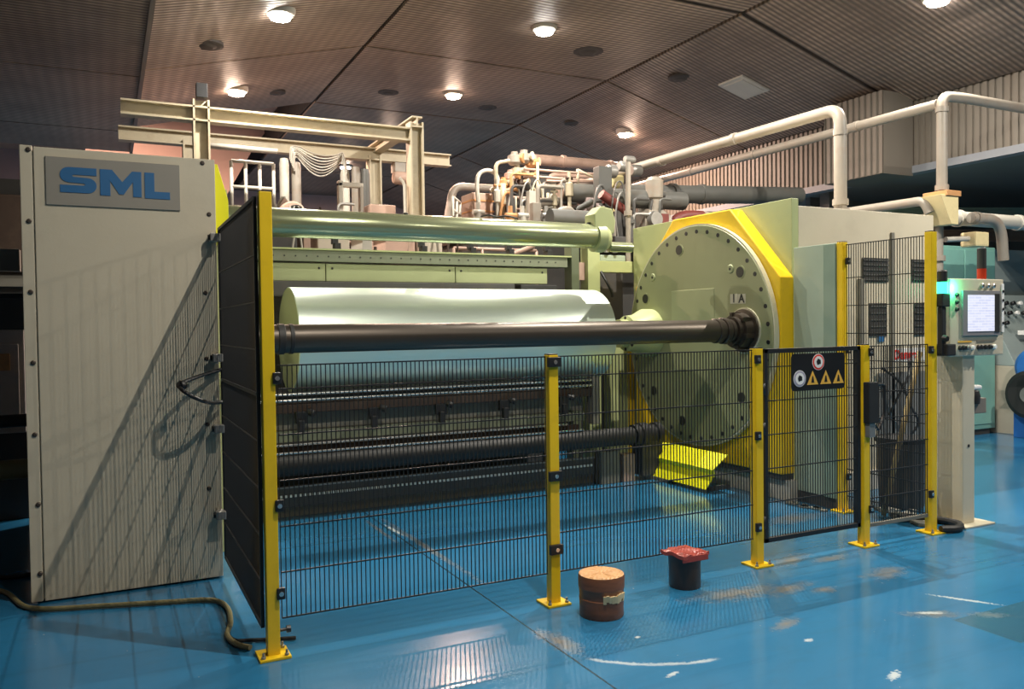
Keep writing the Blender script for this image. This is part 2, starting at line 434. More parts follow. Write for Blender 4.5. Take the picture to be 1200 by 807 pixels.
for k in range(7):                                   # low flat soffit on the left
    ya, yb = YS[k] + 0.02, min(YS[k + 1] - 0.02, 15.8)
    bx(-4.3, 0.44, ya, yb, 4.72, 4.80).build('soffit_panel', ceilm, ceiling)
    bx(-9.2, -4.34, ya, yb, 4.72, 4.80).build('soffit_panel', ceilm, ceiling)
bx(-4.3, 0.44, 14.22, 15.8, 4.72, 4.80).build('soffit_panel', ceilm, ceiling)
bx(-9.2, 0.48, -8.2, 15.8, 4.80, 6.2).build('soffit_core', seamm, ceiling)
bx(0.44, 0.485, -8.2, 15.85, 4.66, 4.86).build('soffit_edge_trim', mat('soffit_trim', (0.12, 0.10, 0.09), 0.5), ceiling)
bx(-9.2, 3.3, 14.22, 24.2, 6.2, 6.4).build('far_ceiling_bay', mat('far_bay_paint', (0.45, 0.30, 0.24), 0.7), ceiling)

# ------------------------------------------------------------------ setting: walls
wallm = mat('corrugated_wall_paint', (0.125, 0.108, 0.088), 0.55, var=0.15, scale=1.5, dirt=0.35, stretch=(1, 2, .3))
pinkwall = mat('far_wall_paint', (0.40, 0.28, 0.23), 0.65, var=0.1, scale=2)
darkwall = mat('dark_recess_wall', (0.16, 0.155, 0.145), 0.7, var=0.2, scale=2)
def corrugate(x, y0, y1, z0, z1, pitch=0.10, d=0.025, back=0.12):
    m = MB(); pr = []
    y = y0
    while y < y1 - 1e-6:
        pr += [(x, y), (x, y + pitch * 0.55), (x + d, y + pitch * 0.62), (x + d, y + pitch * 0.93)]
        y += pitch
    pr.append((x, y1))
    o = 0; n = len(pr)
    vs_ = [(a, b_, z0) for a, b_ in pr] + [(a, b_, z1) for a, b_ in pr]
    m.add(vs_, [(i, i + 1, n + i + 1, n + i) for i in range(n - 1)])
    m.box(x + d + 0.005, x + back, y0, y1, z0, z1)
    return m
wr = corrugate(10.2, -8.2, 24.2, 3.76, 4.70).build('wall_right', wallm, kind='structure')
bx(10.15, 10.34, -8.2, 24.2, 3.66, 3.76).build('sill_beam', mat('sill_grey_blue', (0.17, 0.18, 0.20), 0.5), wr)
ob = corrugate(9.55, 7.75, 8.75, 3.62, 4.75, back=0.62)
ob.build('cladding_box', wallm, wr)
bx(10.34, 16.2, -8.2, 24.2, 3.76, 3.86).build('lean_to_ceiling', darkwall, ceiling)
bx(16.0, 16.2, -8.2, 24.2, 0, 3.76).build('outer_wall', darkwall, wr)
wb = bx(-9.2, 16.2, 24.0, 24.2, 0, 6.2).build('wall_back', mat('back_wall_plum', (0.34, 0.26, 0.27), 0.7), kind='structure')
wl = corrugate(-9.0, -8.2, 24.2, 0, 6.2, pitch=0.25, d=-0.05, back=-0.2).build('wall_left', pinkwall, kind='structure')
fw_ = MB().prism([(-0.248, 19.000, 7.350), (4.789, 19.000, 8.041), (3.729, 19.000, 6.605), (3.073, 19.000, 5.680), (2.394, 19.000, 4.440), (-0.322, 19.000, 4.024)], (0, 0.2, 0)).build('wall_far', mat('pink_lit_far_wall', (0.62, 0.40, 0.32), 0.7, var=0.1), kind='structure')  # salmon colour and slanted outline stand for a pink-lit area
wfm = mat('front_wall_grey', (0.22, 0.20, 0.18), 0.7)
bx(-9.2, 16.2, -8.4, -8.2, 0, 6.2).build('wall_front', wfm, kind='structure')

# ------------------------------------------------------------------ ceiling lamps (each carries its own light)
ringm = mat('lamp_ring_paint', (0.45, 0.42, 0.38), 0.4)
lens_f = emit('lamp_lens_white', (1.0, 0.95, 0.86), 70.0)
lens_b = emit('lamp_lens_warm', (1.0, 0.70, 0.52), 150.0)
lens_off = mat('lamp_lens_unlit', (0.45, 0.42, 0.38), 0.3)
for x, y, p, c, lab in LAMPS:
    z = ceil_z(x) if x > 0.48 else 6.2
    t = thing('ceiling_lamp', lab, 'lamp', (x, y, z - 0.10), 'high bay ceiling lamps')
    if p == 0:
        MB().prism([(x - 0.26, y - 0.26, z + 0.05), (x + 0.26, y - 0.26, z - 0.098), (x + 0.26, y + 0.26, z - 0.098), (x - 0.26, y + 0.26, z + 0.05)], (0, 0, 0.04)).build('housing', ringm, t)
        MB().prism([(x - 0.2, y - 0.2, z + 0.022), (x + 0.2, y - 0.2, z - 0.092), (x + 0.2, y + 0.2, z - 0.092), (x - 0.2, y + 0.2, z + 0.022)], (0, 0, 0.02)).build('lens', lens_off, t)
        continue
    MB().lathe((x, y, z + 0.05), (0, 0, -1), [(0, 0.17), (0.05, 0.17), (0.09, 0.15), (0.10, 0.12)], 24).build('housing', ringm, t)
    MB().lathe((x, y, z - 0.045), (0, 0, -1), [(0, 0.118), (0.035, 0.11), (0.05, 0.06)], 24).build('lens', lens_b if c is COL_BACK else lens_f, t)
    ld = bpy.data.lights.new('lamp_light', 'AREA'); ld.shape = 'DISK'; ld.size = 0.03
    ld.energy = LAMP_W * p; ld.color = c
    lo = bpy.data.objects.new('lamp_light', ld); COL.objects.link(lo); lo.parent = t; lo.location = (0, 0, -0.03)
ventm = mat('soot_vent', (0.05, 0.042, 0.038), 0.7)
for x, y, r, lab in [(4.29, 13.1, 0.24, 'round sooty ceiling vent left of the farther middle lamp'), (6.19, 13.3, 0.24, 'round sooty ceiling vent right of the farther middle lamp'),
                     (7.85, 13.1, 0.22, 'round sooty ceiling vent beside the far right lamp'), (6.26, 10.0, 0.3, 'dark sooty ceiling vent below right of the nearer middle lamp'),
                     (7.9, 10.0, 0.26, 'dark sooty ceiling vent beside the unlit square lamp'), (1.15, 10.3, 0.26, 'long sooty ceiling vent at the upper left by the soffit edge'), (2.45, 13.1, 0.22, 'round sooty ceiling vent right of the far left lamp')]:
    z = ceil_z(x); r *= 0.72
    t = thing('ceiling_vent', lab, 'vent', (x, y, z - 0.05), 'round ceiling vents')
    MB().lathe((x, y, z + 0.03), (0, 0, -1), [(0, r), (0.035, r), (0.045, r * 0.8)], 24).build('rim', ventm, t)
    MB().lathe((x, y, z - 0.014), (0, 0, -1), [(0, r * 0.6), (0.02, r * 0.35)], 24).build('cone', ventm, t)

# ------------------------------------------------------------------ left drive cabinet with name plate
cab = thing('drive_cabinet', 'tall beige steel cabinet with SML name plate at the left', 'cabinet', (0.11, 6.7, 0))
bx(-0.40, 0.645, 5.53, 7.95, 0.02, 2.66).build('body', beige, cab, 0.006)
bx(-0.355, 0.645, 5.51, 5.535, 0.012, 2.68).build('front_panel', beige, cab, 0.004)
bx(-0.425, -0.362, 5.512, 5.56, 0.012, 2.685).build('corner_trim', beige, cab, 0.004)
bx(-0.36, 0.60, 5.56, 7.9, 0.0, 0.02).build('plinth', darkin, cab)
screwm = mat('screw_head', (0.07, 0.055, 0.045), 0.5, metal=0.5)
for q in [(-0.380, 5.510, 2.659), (-0.385, 5.510, 2.244), (-0.386, 5.510, 1.832), (-0.383, 5.510, 1.419), (-0.384, 5.510, 0.998), (-0.376, 5.510, 0.586), (-0.376, 5.510, 0.177), (0.571, 5.510, 2.653), (0.605, 5.510, 2.332), (0.574, 5.510, 1.833), (0.571, 5.510, 1.415), (0.567, 5.510, 0.996), (0.569, 5.510, 0.586)]:
    MB().lathe((q[0], 5.512, q[2]), (0, -1, 0), [(0, 0.014), (0.006, 0.014), (0.010, 0.008)], 12).build('screw', screwm, cab)
pl = bx(-0.295, 0.435, 5.500, 5.512, 2.345, 2.628).build('name_plate', signgrey, cab, 0.002, label='grey name plate with blue SML lettering')
# plate coordinates: u along X from -0.295 (0..1), v up from 2.345 (0..1)
def PL(u, v): return (-0.295 + 0.73 * u, 5.4995, 2.345 + 0.283 * v)
def letter(name, pts): MB().prism([PL(u, v) for u, v in pts], (0, -0.003, 0)).build(name, signblue, pl)
S_ = [(0.365, 0.80), (0.17, 0.80)]
for a in range(0, 9): S_.append((0.165 + 0.065 * math.cos(PI/2 + a * PI/8), 0.64 + 0.16 * math.sin(PI/2 + a * PI/8)))
S_ += [(0.27, 0.47), (0.285, 0.45), (0.27, 0.425), (0.10, 0.425), (0.10, 0.27), (0.30, 0.27)]
for a in range(0, 9): S_.append((0.30 + 0.065 * math.cos(-PI/2 + a * PI/8), 0.43 + 0.16 * math.sin(-PI/2 + a * PI/8)))
S_ += [(0.20, 0.60), (0.185, 0.62), (0.20, 0.645), (0.365, 0.645)]
letter('letter_s', S_)
letter('letter_m', [(0.39, 0.245), (0.39, 0.80), (0.48, 0.80), (0.555, 0.55), (0.63, 0.79), (0.70, 0.79), (0.70, 0.245), (0.635, 0.245), (0.635, 0.56), (0.565, 0.285), (0.53, 0.285), (0.465, 0.56), (0.465, 0.245)])
letter('letter_l', [(0.725, 0.23), (0.725, 0.79), (0.80, 0.79), (0.80, 0.385), (0.92, 0.385), (0.92, 0.23)])

# ------------------------------------------------------------------ right winder frame with octagonal yellow guard and turret disc
fr = thing('winder_side_frame', 'pale green winder side frame with yellow surround and large bolted disc marked 1A', 'machine frame', (6.4, 6.6, 0))
bx(5.52, 5.60, 5.43, 7.88, 0.18, 2.71).build('side_plate', pgreen, fr, 0.005)
bx(5.60, 7.43, 5.43, 7.86, 0.18, 2.645).build('housing', beige, fr, 0.006)
bx(5.42, 7.40, 5.37, 7.80, 0.0, 0.185).build('plinth', whitem, fr, 0.004)
octp = [(5.41, 0.24), (5.41, 2.0), (6.06, 2.685), (6.93, 2.69), (7.62, 2.0), (7.62, 0.24)]
MB().prism([(5.36, y, z) for y, z in octp], (0.16, 0, 0)).build('guard_surround', yellow, fr, 0.012)
bx(5.38, 5.52, 5.42, 7.6, 0.185, 0.24).build('guard_shadow_gap', darkin, fr)
DC = (6.53, 1.48)
disc = MB().lathe((5.36, DC[0], DC[1]), (-1, 0, 0), [(0, 1.10), (0.05, 1.10), (0.062, 1.092)], 96).build('turret_disc', discgreen, fr)
rm_ = MB()
NB = 96
for i in range(NB):
    a0, a1 = 2 * PI * i / NB, 2 * PI * (i + 1) / NB
    q = lambda r, a, x: (x, DC[0] + r * math.cos(a), DC[1] + r * math.sin(a))
    rm_.add([q(1.098, a0, 5.352), q(1.098, a1, 5.352), q(1.112, a1, 5.352), q(1.112, a0, 5.352), q(1.098, a0, 5.303), q(1.098, a1, 5.303), q(1.112, a1, 5.303), q(1.112, a0, 5.303)],
            [(0, 1, 2, 3), (4, 7, 6, 5), (0, 4, 5, 1), (2, 6, 7, 3)])
rm_.build('disc_rim', mat('bare_rim', (0.66, 0.64, 0.48), 0.35, metal=0.3), disc)
bt = MB()
for i in range(40):
    a = 2 * PI * (i + 0.35) / 40
    y, z = DC[0] + 1.035 * math.cos(a), DC[1] + 1.035 * math.sin(a)
    bt.lathe((5.300, y, z), (-1, 0, 0), [(0, 0.021), (0.006, 0.021)], 10)
bt.build('bolt_circle', black, disc, kind='stuff')
holem = mat('hole_dark', (0.02, 0.022, 0.015), 0.5)
for a in (104, 41, 154, 222, 258, 320):
    y, z = DC[0] - 0.90 * math.cos(math.radians(a)), DC[1] + 0.90 * math.sin(math.radians(a))
    hp = MB().lathe((5.301, y, z), (-1, 0, 0), [(0, 0.062), (0.008, 0.062)], 24).build('port_plug', discgreen, disc)
    MB().lathe((5.293, y, z), (-1, 0, 0), [(0, 0.05), (0.003, 0.05)], 24).build('port_hole', holem, hp)
for q in [(5.296, 5.982, 2.108), (5.296, 7.203, 2.099)]:
    bb = MB().lathe((5.30, q[1], q[2]), (-1, 0, 0), [(0, 0.042), (0.006, 0.042), (0.012, 0.036)], 24).build('boss', patchgreen, disc)
    MB().lathe((5.288, q[1], q[2]), (-1, 0, 0), [(0, 0.014), (0.002, 0.014)], 12).build('boss_bore', holem, bb)
a_, b_ = (5.296, 6.880, 1.938), (5.296, 6.216, 1.619)
bx(5.294, 5.300, b_[1], a_[1], b_[2], a_[2]).build('cover_plate', patchgreen, disc, 0.003)
for ch, q in (('1', (5.294, 5.936, 1.825)), ('A', (5.294, 5.832, 1.821))):
    tg = bx(5.294, 5.299, q[1] - 0.05, q[1] + 0.05, q[2] - 0.045, q[2] + 0.045).build('number_tag', mat('tag_white', (0.55, 0.55, 0.45), 0.5), disc)
    text_mesh(ch, 0.11, (5.292, q[1], q[2]), FACE_MX, black, 'tag_character', tg, 0.003)
# front chuck and rear chuck on the disc
def chuck(y, z, body, nm):
    c = MB().lathe((5.30, y, z), (-1, 0, 0), [(0, 0.20), (0.03, 0.20), (0.035, 0.165), (0.12, 0.16), (0.125, 0.13), (0.17, 0.13)], 32).build(nm, body, disc)
    MB().lathe((5.30, y, z), (-1, 0, 0), [(0, 0.215), (0.012, 0.215)], 40).build('chuck_seat', mat('bare_rim', (0.6, 0.6, 0.5)), c)
    for i in range(6):
        a = i * PI / 3 + 0.3
        bx(5.165, 5.265, y + 0.155 * math.cos(a) - 0.02, y + 0.155 * math.cos(a) + 0.02, z + 0.155 * math.sin(a) - 0.02, z + 0.155 * math.sin(a) + 0.02).build('jaw', body, c, 0.004)
    return c
chuck(5.80, 1.525, shaftm, 'shaft_chuck')
MB().lathe((5.30, 7.26, 1.50), (-1, 0, 0), [(0, 0.26), (0.10, 0.26), (0.22, 0.20), (0.32, 0.19), (0.33, 0.15), (0.42, 0.15)], 32).build('roll_hub', pgreen, disc)
for i in range(8):
    a = i * PI / 4
    MB().lathe((4.99, 7.26 + 0.165 * math.cos(a), 1.50 + 0.165 * math.sin(a)), (-1, 0, 0), [(0, 0.02), (0.02, 0.02)], 8).build('hub_bolt', black, disc)
# dark vents, plates and the red warning on the beige housing
ventd = mat('vent_dark', (0.035, 0.035, 0.035), 0.5)
def plate(x0, x1, z0, z1, m, name, d=0.012): return bx(x0, x1, 5.43 - d, 5.432, z0, z1).build(name, m, fr, 0.003)
for x0, x1, z0, z1 in [(6.41, 6.76, 1.97, 2.20), (7.10, 7.36, 1.98, 2.20), (6.50, 6.74, 1.45, 1.77), (7.13, 7.32, 1.45, 1.77)]:
    v = plate(x0, x1, z0, z1, ventd, 'vent_opening')
    for k in range(5):
        zz = z0 + (z1 - z0) * (k + 0.5) / 5
        bx(x0 + 0.01, x1 - 0.01, 5.408, 5.42, zz - 0.006, zz + 0.006).build('louvre', mat('louvre_grey', (0.08, 0.08, 0.075), 0.5), v)
plate(6.35, 6.41, 1.30, 2.0, greyb, 'door_edge', 0.03)
plate(6.80, 6.84, 0.4, 2.45, greyb, 'door_edge', 0.02)
plate(6.62, 7.36, 0.20, 1.10, mat('lower_grey_panel', (0.20, 0.20, 0.19), 0.5), 'lower_panel', 0.02)
plate(6.85, 7.38, 1.20, 1.33, white, 'warning_strip', 0.005)
wtx = text_mesh('Danger', 0.125, (7.02, 5.420, 1.265), FACE_MY, redp, 'warning_lettering', fr, 0.004, 1.0)
bx(7.29, 7.36, 5.420, 5.424, 1.22, 1.31).build('warning_square', redp, fr)
bx(6.62, 6.70, 5.415, 5.43, 1.40, 1.45).build('blue_tag', signblue, fr)

# left octagonal yellow guard behind the cabinet (twin of the right one)
bx(0.72, 0.80, 6.15, 7.86, 0.0, 2.60).build('winder_inner_plate', pgreen, None, 0.004, 'pale green inner plate of the winder behind the tall mesh panel', 'machine frame')
MB().prism([(x, 5.60, z) for x, z in [(0.647, 2.20), (0.735, 2.20), (0.735, 2.44), (0.672, 2.67), (0.647, 2.67)]], (0, 0.9, 0)).build('yellow_guard', lemon, None, 0.003, 'lemon yellow guard edge peeking out beside the SML cabinet', 'guard')

# pale green door panel between frame and back fence post
gp = thing('guard_panel', 'flat pale green sheet metal guard panel joining the frame to the tall post', 'panel', (5.52, 5.15, 0))
bx(5.51, 5.54, 4.92, 5.40, 0.10, 2.26).build('sheet', ggreen, gp, 0.003)
bx(5.49, 5.512, 4.92, 5.05, 0.10, 2.255).build('folded_edge', mat('shaded_fold_green', (0.22, 0.30, 0.23), 0.5), gp, 0.003)  # darker green paints in the shade of the fold
bx(5.52, 5.53, 4.95, 5.38, 0.0, 0.10).build('foot_strip', darkin, gp)

# yellow folded guard under the disc
prf = [(5.20, 0.36), (5.05, 0.225), (5.08, 0.175), (5.00, 0.04)]
yg = MB()
n = len(prf)
vsn = []
for dx in (0, 0.012):
    for x, z in prf:
        vsn += [(x + dx, 5.93 + 0.25 * (0.36 - z), z), (x + dx, 6.92, z)]
yg.add(vsn, [(2*i, 2*i+1, 2*i+3, 2*i+2) for i in range(n-1)] + [(2*n+2*i, 2*n+2*i+2, 2*n+2*i+3, 2*n+2*i+1) for i in range(n-1)] +
       [(2*i, 2*i+2, 2*n+2*i+2, 2*n+2*i) for i in range(n-1)] + [(2*i+1, 2*n+2*i+1, 2*n+2*i+3, 2*i+3) for i in range(n-1)] + [(0, 2*n, 2*n+1, 1), (2*n-2, 2*n-1, 4*n-1, 4*n-2)])
ygo = thing('folded_guard', 'bright yellow folded sheet guard on the floor below the disc', 'guard', (5.1, 6.4, 0))
yg.build('folded_sheet', lemon, ygo)
for y in (6.1, 6.7): bx(5.10, 5.36, y - 0.02, y + 0.02, 0.0, 0.04).build('foot', darkin, ygo)

# ------------------------------------------------------------------ rolls and shafts
roll = thing('film_roll', 'large silver plastic film roll wound on the rear shaft', 'film roll', (3.0, 7.26, 1.04))
MB().lathe((1.43, 7.26, 1.50), (3.13, 0, 0), [(0, 0.455), (0.002, 0.46), (0.998, 0.46), (1, 0.455)], 96, False).build('film_winding', film, roll)
for x, d in ((1.43, 1), (4.56, -1)):
    MB().lathe((x, 7.26, 1.50), (d, 0, 0), [(0.003, 0.456), (0.02, 0.456)], 96).build('roll_end', filmend, roll)
MB().lathe((0.82, 7.26, 1.50), (4.06, 0, 0), [(0, 0.085), (1, 0.085)], 32).build('core_tube', shaftm, roll)
sh = thing('winding_shaft', 'bare dark steel winding shaft in front of the film roll', 'shaft', (3.0, 5.79, 1.43))
MB().lathe((0.86, 5.79, 1.527), (4.16, 0, 0), [(0, 0.095), (0.002, 0.10), (0.998, 0.10), (1, 0.095)], 48).build('tube', shaftm, sh)
for x, w, r in ((1.06, 0.05, 0.108), (1.14, 0.03, 0.106), (4.93, 0.05, 0.112), (5.01, 0.05, 0.12), (5.08, 0.04, 0.105)):
    MB().lathe((x, 5.79, 1.527), (w, 0, 0), [(0, r - .006), (0.1, r), (0.9, r), (1, r - .006)], 40).build('collar', rubber if x < 2 else shaftm, sh)
MB().lathe((0.80, 5.79, 1.527), (0.08, 0, 0), [(0, 0.06), (1, 0.06)], 24).build('journal', steel, sh)
lo_ = thing('lower_roller', 'black rubber lay-on roller low in the winder ending in a bearing below the disc', 'roller', (3.0, 6.9, 0.35))
MB().lathe((0.95, 6.9, 0.46), (3.85, 0, 0), [(0, 0.085), (0.002, 0.09), (0.998, 0.09), (1, 0.085)], 40).build('tube', rubber, lo_)
MB().lathe((4.80, 6.9, 0.46), (0.32, 0, 0), [(0, 0.11), (0.2, 0.11), (0.22, 0.125), (0.5, 0.125), (0.52, 0.10), (0.8, 0.10), (0.82, 0.12), (1, 0.12)], 32).build('bearing', rubber, lo_)
bx(4.86, 5.12, 6.82, 7.0, 0.05, 0.40).build('bearing_stand', darkin, lo_, 0.005)
up = thing('guide_roller', 'wide polished pale green roller spanning the winder above the film roll', 'roller', (3.0, 6.75, 2.28))
MB().lathe((0.82, 6.75, 2.457), (3.44, 0, 0), [(0, 0.113), (0.003, 0.118), (0.997, 0.118), (1, 0.113)], 64).build('tube', rollergreen, up)
MB().lathe((4.26, 6.75, 2.44), (0.18, 0, 0), [(0, 0.135), (0.5, 0.14), (0.8, 0.11), (1, 0.06)], 40).build('end_bearing', pgreen, up)
MB().lathe((4.44, 6.75, 2.36), (0.26, 0, 0), [(0, 0.05), (1, 0.05)], 24).build('journal', rollergreen, up)
MB().prism([(4.22, 6.66, 2.48), (4.22, 6.66, 2.66), (4.30, 6.66, 2.74), (4.42, 6.66, 2.72), (4.46, 6.66, 2.60), (4.44, 6.66, 2.48)], (0, 0.18, 0)).build('bearing_cap', pgreen, up, 0.01)
for k in range(4):
    x = 1.42 + k * 0.93
    MB().lathe((x, 6.75, 2.57), (0, 0, 1), [(0, 0.022), (0.018, 0.022)], 10).build('grub_screw', black, up)
MB().tube(smooth([(3.05, 6.72, 2.585), (3.12, 6.70, 2.60), (3.2, 6.70, 2.588), (3.3, 6.70, 2.60), (3.42, 6.72, 2.585)]), 0.008, 6).build('loose_wire', black, None, 0, 'loose black wire lying on top of the polished roller', 'wire')

# cross beams behind the film roll
cbm = thing('cross_beam', 'grey green perforated cross beam carrying black clamps above the film roll', 'beam', (2.9, 7.95, 1.9))
bx(0.82, 4.62, 7.86, 8.10, 2.24, 2.35).build('channel', mat('beam_grey_green', (0.16, 0.18, 0.12), 0.5, dirt=0.3), cbm, 0.004)
bx(0.82, 4.66, 7.84, 8.12, 2.35, 2.365).build('top_flange', pgreen, cbm)
for k in range(34):
    x = 1.0 + k * 0.105
    MB().lathe((x, 7.859, 2.29), (0, -1, 0), [(0, 0.008), (0.003, 0.008)], 8).build('slot', black, cbm)
for x0, x1 in ((0.82, 1.92), (1.93, 3.28), (3.29, 4.38)):
    p = bx(x0, x1, 7.90, 8.02, 2.055, 2.225).build('cover_panel', patchgreen, cbm, 0.003)
    for x in (x0 + 0.06, x1 - 0.06): MB().lathe((x, 7.899, 2.18), (0, -1, 0), [(0, 0.012), (0.006, 0.008)], 8).build('panel_screw', black, p)
bx(0.82, 3.95, 7.84, 7.98, 1.90, 2.05).build('dark_bar', darkin, cbm, 0.01)
bx(4.0, 4.45, 7.80, 7.95, 1.93, 2.04).build('end_bracket', rubber, cbm, 0.01)
for i, x in enumerate((2.05, 2.95, 3.50, 3.95, 4.42)):
    c = MB().box(x - 0.03, x + 0.03, 7.90, 8.0, 2.36, 2.43).box(x - 0.05, x + 0.01, 7.92, 7.98, 2.42, 2.50).lathe((x - 0.02, 7.95, 2.50), (0, 0, 1), [(0, 0.03), (0.05, 0.03)], 12).build('clamp', black, cbm, 0.003)
col1 = thing('roll_stop_column', 'pale green upright column standing behind the right end of the film roll', 'column', (4.95, 7.9, 0))
bx(4.86, 5.02, 7.82, 7.98, 0.0, 2.52).build('upright', pgreen, col1, 0.005)
bx(4.66, 4.76, 7.84, 8.0, 0.0, 2.56).build('dark_upright', mat('dark_channel_green', (0.10, 0.12, 0.07), 0.5), col1, 0.005)  # upright channel in a plain dark green
bx(4.76, 4.86, 7.88, 7.98, 2.1, 2.3).build('tie_plate', pinkm, col1, 0.004)
arm = thing('frame_arm', 'pale green horizontal arm tying the upright column to the disc frame', 'beam', (5.2, 7.9, 2.2))
bx(5.02, 5.55, 7.92, 8.04, 2.20, 2.33).build('arm_bar', pgreen, arm, 0.005)
bx(5.10, 5.45, 7.94, 8.02, 2.33, 2.40).build('valve_block', ggreen, arm, 0.01)
for x in (5.08, 5.18, 5.30): MB().lathe((x, 7.93, 2.43), (0, 0, 1), [(0, 0.03), (0.05, 0.03), (0.06, 0.02), (0.1, 0.02)], 12).build('fitting', dsteel, arm)
MB().tube(smooth([(5.05, 7.85, 2.2), (5.08, 7.78, 2.08), (5.14, 7.78, 1.98), (5.2, 7.85, 1.92)]), 0.015).build('air_hose', black, arm)
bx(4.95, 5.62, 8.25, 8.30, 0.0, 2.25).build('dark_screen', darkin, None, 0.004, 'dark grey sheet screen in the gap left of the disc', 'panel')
bx(0.85, 4.62, 8.28, 8.34, 0.0, 1.93).build('dark_backdrop', darkin, None, 0.004, 'long dark backdrop added behind the lower bars to block view and light', 'panel')  # added backdrop, keeps the winder interior dark by blocking view and light

sc_ = thing('short_green_column', 'short pale green column with yellow edge low behind the roller bearing', 'column', (5.3, 8.0, 0))
ga, gb = (5.204, 7.900, 0.811), (5.440, 7.900, 0.800)
bx(ga[0], gb[0], 7.9, 8.05, 0.0, 1.5).build('shaft', pgreen, sc_, 0.006)
bx(gb[0], gb[0] + 0.09, 7.9, 8.05, 0.0, 1.5).build('yellow_edge', yellow, sc_, 0.004)
# lower bars between the frames
def bar(name, x0, x1, y0, y1, z0, z1, m, lab, cat='bar'):
    return bx(x0, x1, y0, y1, z0, z1).build(name, m, None, 0.006, lab, cat)
for i, (z, y, lab) in enumerate(((1.045, 6.95, 'upper of two slim chrome bars under the film roll'), (0.995, 6.93, 'lower of two slim chrome bars under the film roll'))):
    MB().lathe((0.85, y, z), (3.5, 0, 0), [(0, 0.012), (1, 0.012)], 16).build('chrome_bar', steel, None, 0, lab, 'bar')
bar('black_bar', 0.85, 4.38, 6.99, 7.06, 0.985, 1.062, rubber, 'black flat bar directly under the film roll')
cl = thing('clamp_bar', 'rusty brown bar with five black hanging clamps under the film roll', 'bar', (2.6, 6.98, 0.85))
bx(0.85, 4.35, 6.95, 7.03, 0.885, 0.965).build('bar_profile', brown, cl, 0.008)
bx(4.35, 4.42, 6.93, 7.05, 0.60, 1.08).build('end_plate', greyb, cl, 0.005)
for x in (1.46, 2.09, 2.72, 3.36, 4.0):
    c = MB().box(x - 0.05, x + 0.05, 6.90, 6.96, 0.80, 0.90).box(x - 0.035, x + 0.015, 6.86, 6.92, 0.73, 0.83).lathe((x + 0.05, 6.92, 0.90), (0.05, -0.04, -0.02), [(0, 0.03), (1, 0.03)], 12).build('hanging_clamp', black, cl, 0.006)
bar('grey_board', 0.85, 4.3, 7.06, 7.10, 0.735, 0.875, greyb, 'wide grey board behind the hanging clamps')
bar('green_board', 0.85, 4.3, 7.02, 7.09, 0.635, 0.728, mat('beam_grey_green', (0.16, 0.18, 0.12)), 'grey green board below the grey board')
bar('thin_steel_strip', 0.85, 4.1, 6.99, 7.03, 0.600, 0.622, steel, 'thin bright strip below the grey green board')
bar('brown_board', 0.85, 4.25, 7.04, 7.10, 0.47, 0.595, brown, 'rusty brown board above the black roller')
bar('bright_lower_strip', 0.85, 4.2, 6.86, 6.885, 0.555, 0.572, steel, 'bright steel strip just above the black roller')
tr = thing('perforated_rail', 'dark floor rail with a bright dotted edge below the black roller', 'rail', (2.6, 6.95, 0))
bx(0.85, 4.36, 6.93, 7.0, 0.10, 0.27).build('rail_web', darkin, tr, 0.005)
tm = MB()
for k in range(88):
    x = 0.87 + k * 0.0395
    tm.box(x, x + 0.024, 6.915, 6.932, 0.185, 0.205)
tm.build('rail_teeth', mat('pale_teeth', (0.75, 0.75, 0.70), 0.4), tr, kind='stuff')
bx(0.85, 4.36, 6.92, 6.95, 0.262, 0.275).build('top_edge', dsteel, tr)
bs = thing('floor_beam', 'low dark beam of the winder resting on the blue floor', 'beam', (2.8, 7.3, 0))
bx(0.82, 4.70, 7.06, 7.8, 0.0, 0.12).build('base_beam', darkin, bs, 0.005)
bx(0.82, 4.70, 7.02, 7.06, 0.0, 0.085).build('base_edge', greyb, bs, 0.003)
sbx = thing('sensor_box', 'small grey electrical box on the floor rail near the roller bearing', 'box', (4.58, 6.9, 0.12))
bx(4.40, 4.62, 6.86, 7.0, 0.0, 0.33).build('case', greyb, sbx, 0.006)
bx(4.66, 4.80, 6.86, 6.98, 0.0, 0.28).build('junction', pinkm, sbx, 0.006)

# ------------------------------------------------------------------ safety fence
WS = 0.0235
def mesh_wires(axis, a0, a1, c, z0, z1, hz, w=0.0066, spacing=WS):
    m = MB(); n = max(2, round((a1 - a0) / spacing))
    P = (lambda a, z, o=0: (a, c + o, z)) if axis == 'x' else (lambda a, z, o=0: (c + o, a, z))
    for i in range(n + 1):
        a = a0 + (a1 - a0) * i / n
        m.rod(P(a, z0), P(a, z1), w)
    for z in hz: m.rod(P(a0, z, -0.005), P(a1, z, -0.005), w * 1.5)
    return m
HZ = [0.18, 0.405, 0.63, 0.855, 1.08, 1.305, 1.42]
HZT = [0.14, 0.365, 0.59, 0.82, 1.05, 1.28, 1.50, 1.73, 1.96, 2.235]
PW = 0.03
def post(t, x, y, h, name='post'):
    p = bx(x - PW, x + PW, y - PW, y + PW, 0.012, h).build(name, yellow, t, 0.004)
    bp_ = bx(x - 0.075, x + 0.075, y - 0.075, y + 0.075, 0.0, 0.013).build('base_plate', yellow, p, 0.003)
    for sx_ in (-1, 1):
        for sy in (-1, 1): pass
    for sx_, sy in ((-1, -1), (1, -1), (1, 1)):
        MB().lathe((x + 0.055 * sx_, y + 0.055 * sy, 0.012), (0, 0, 1), [(0, 0.011), (0.012, 0.011), (0.014, 0.006), (0.03, 0.006)], 8).build('anchor_bolt', dsteel, p)
    bx(x - PW + .002, x + PW - .002, y - PW + .002, y + PW - .002, h, h + 0.006).build('post_cap', black, p)
    return p
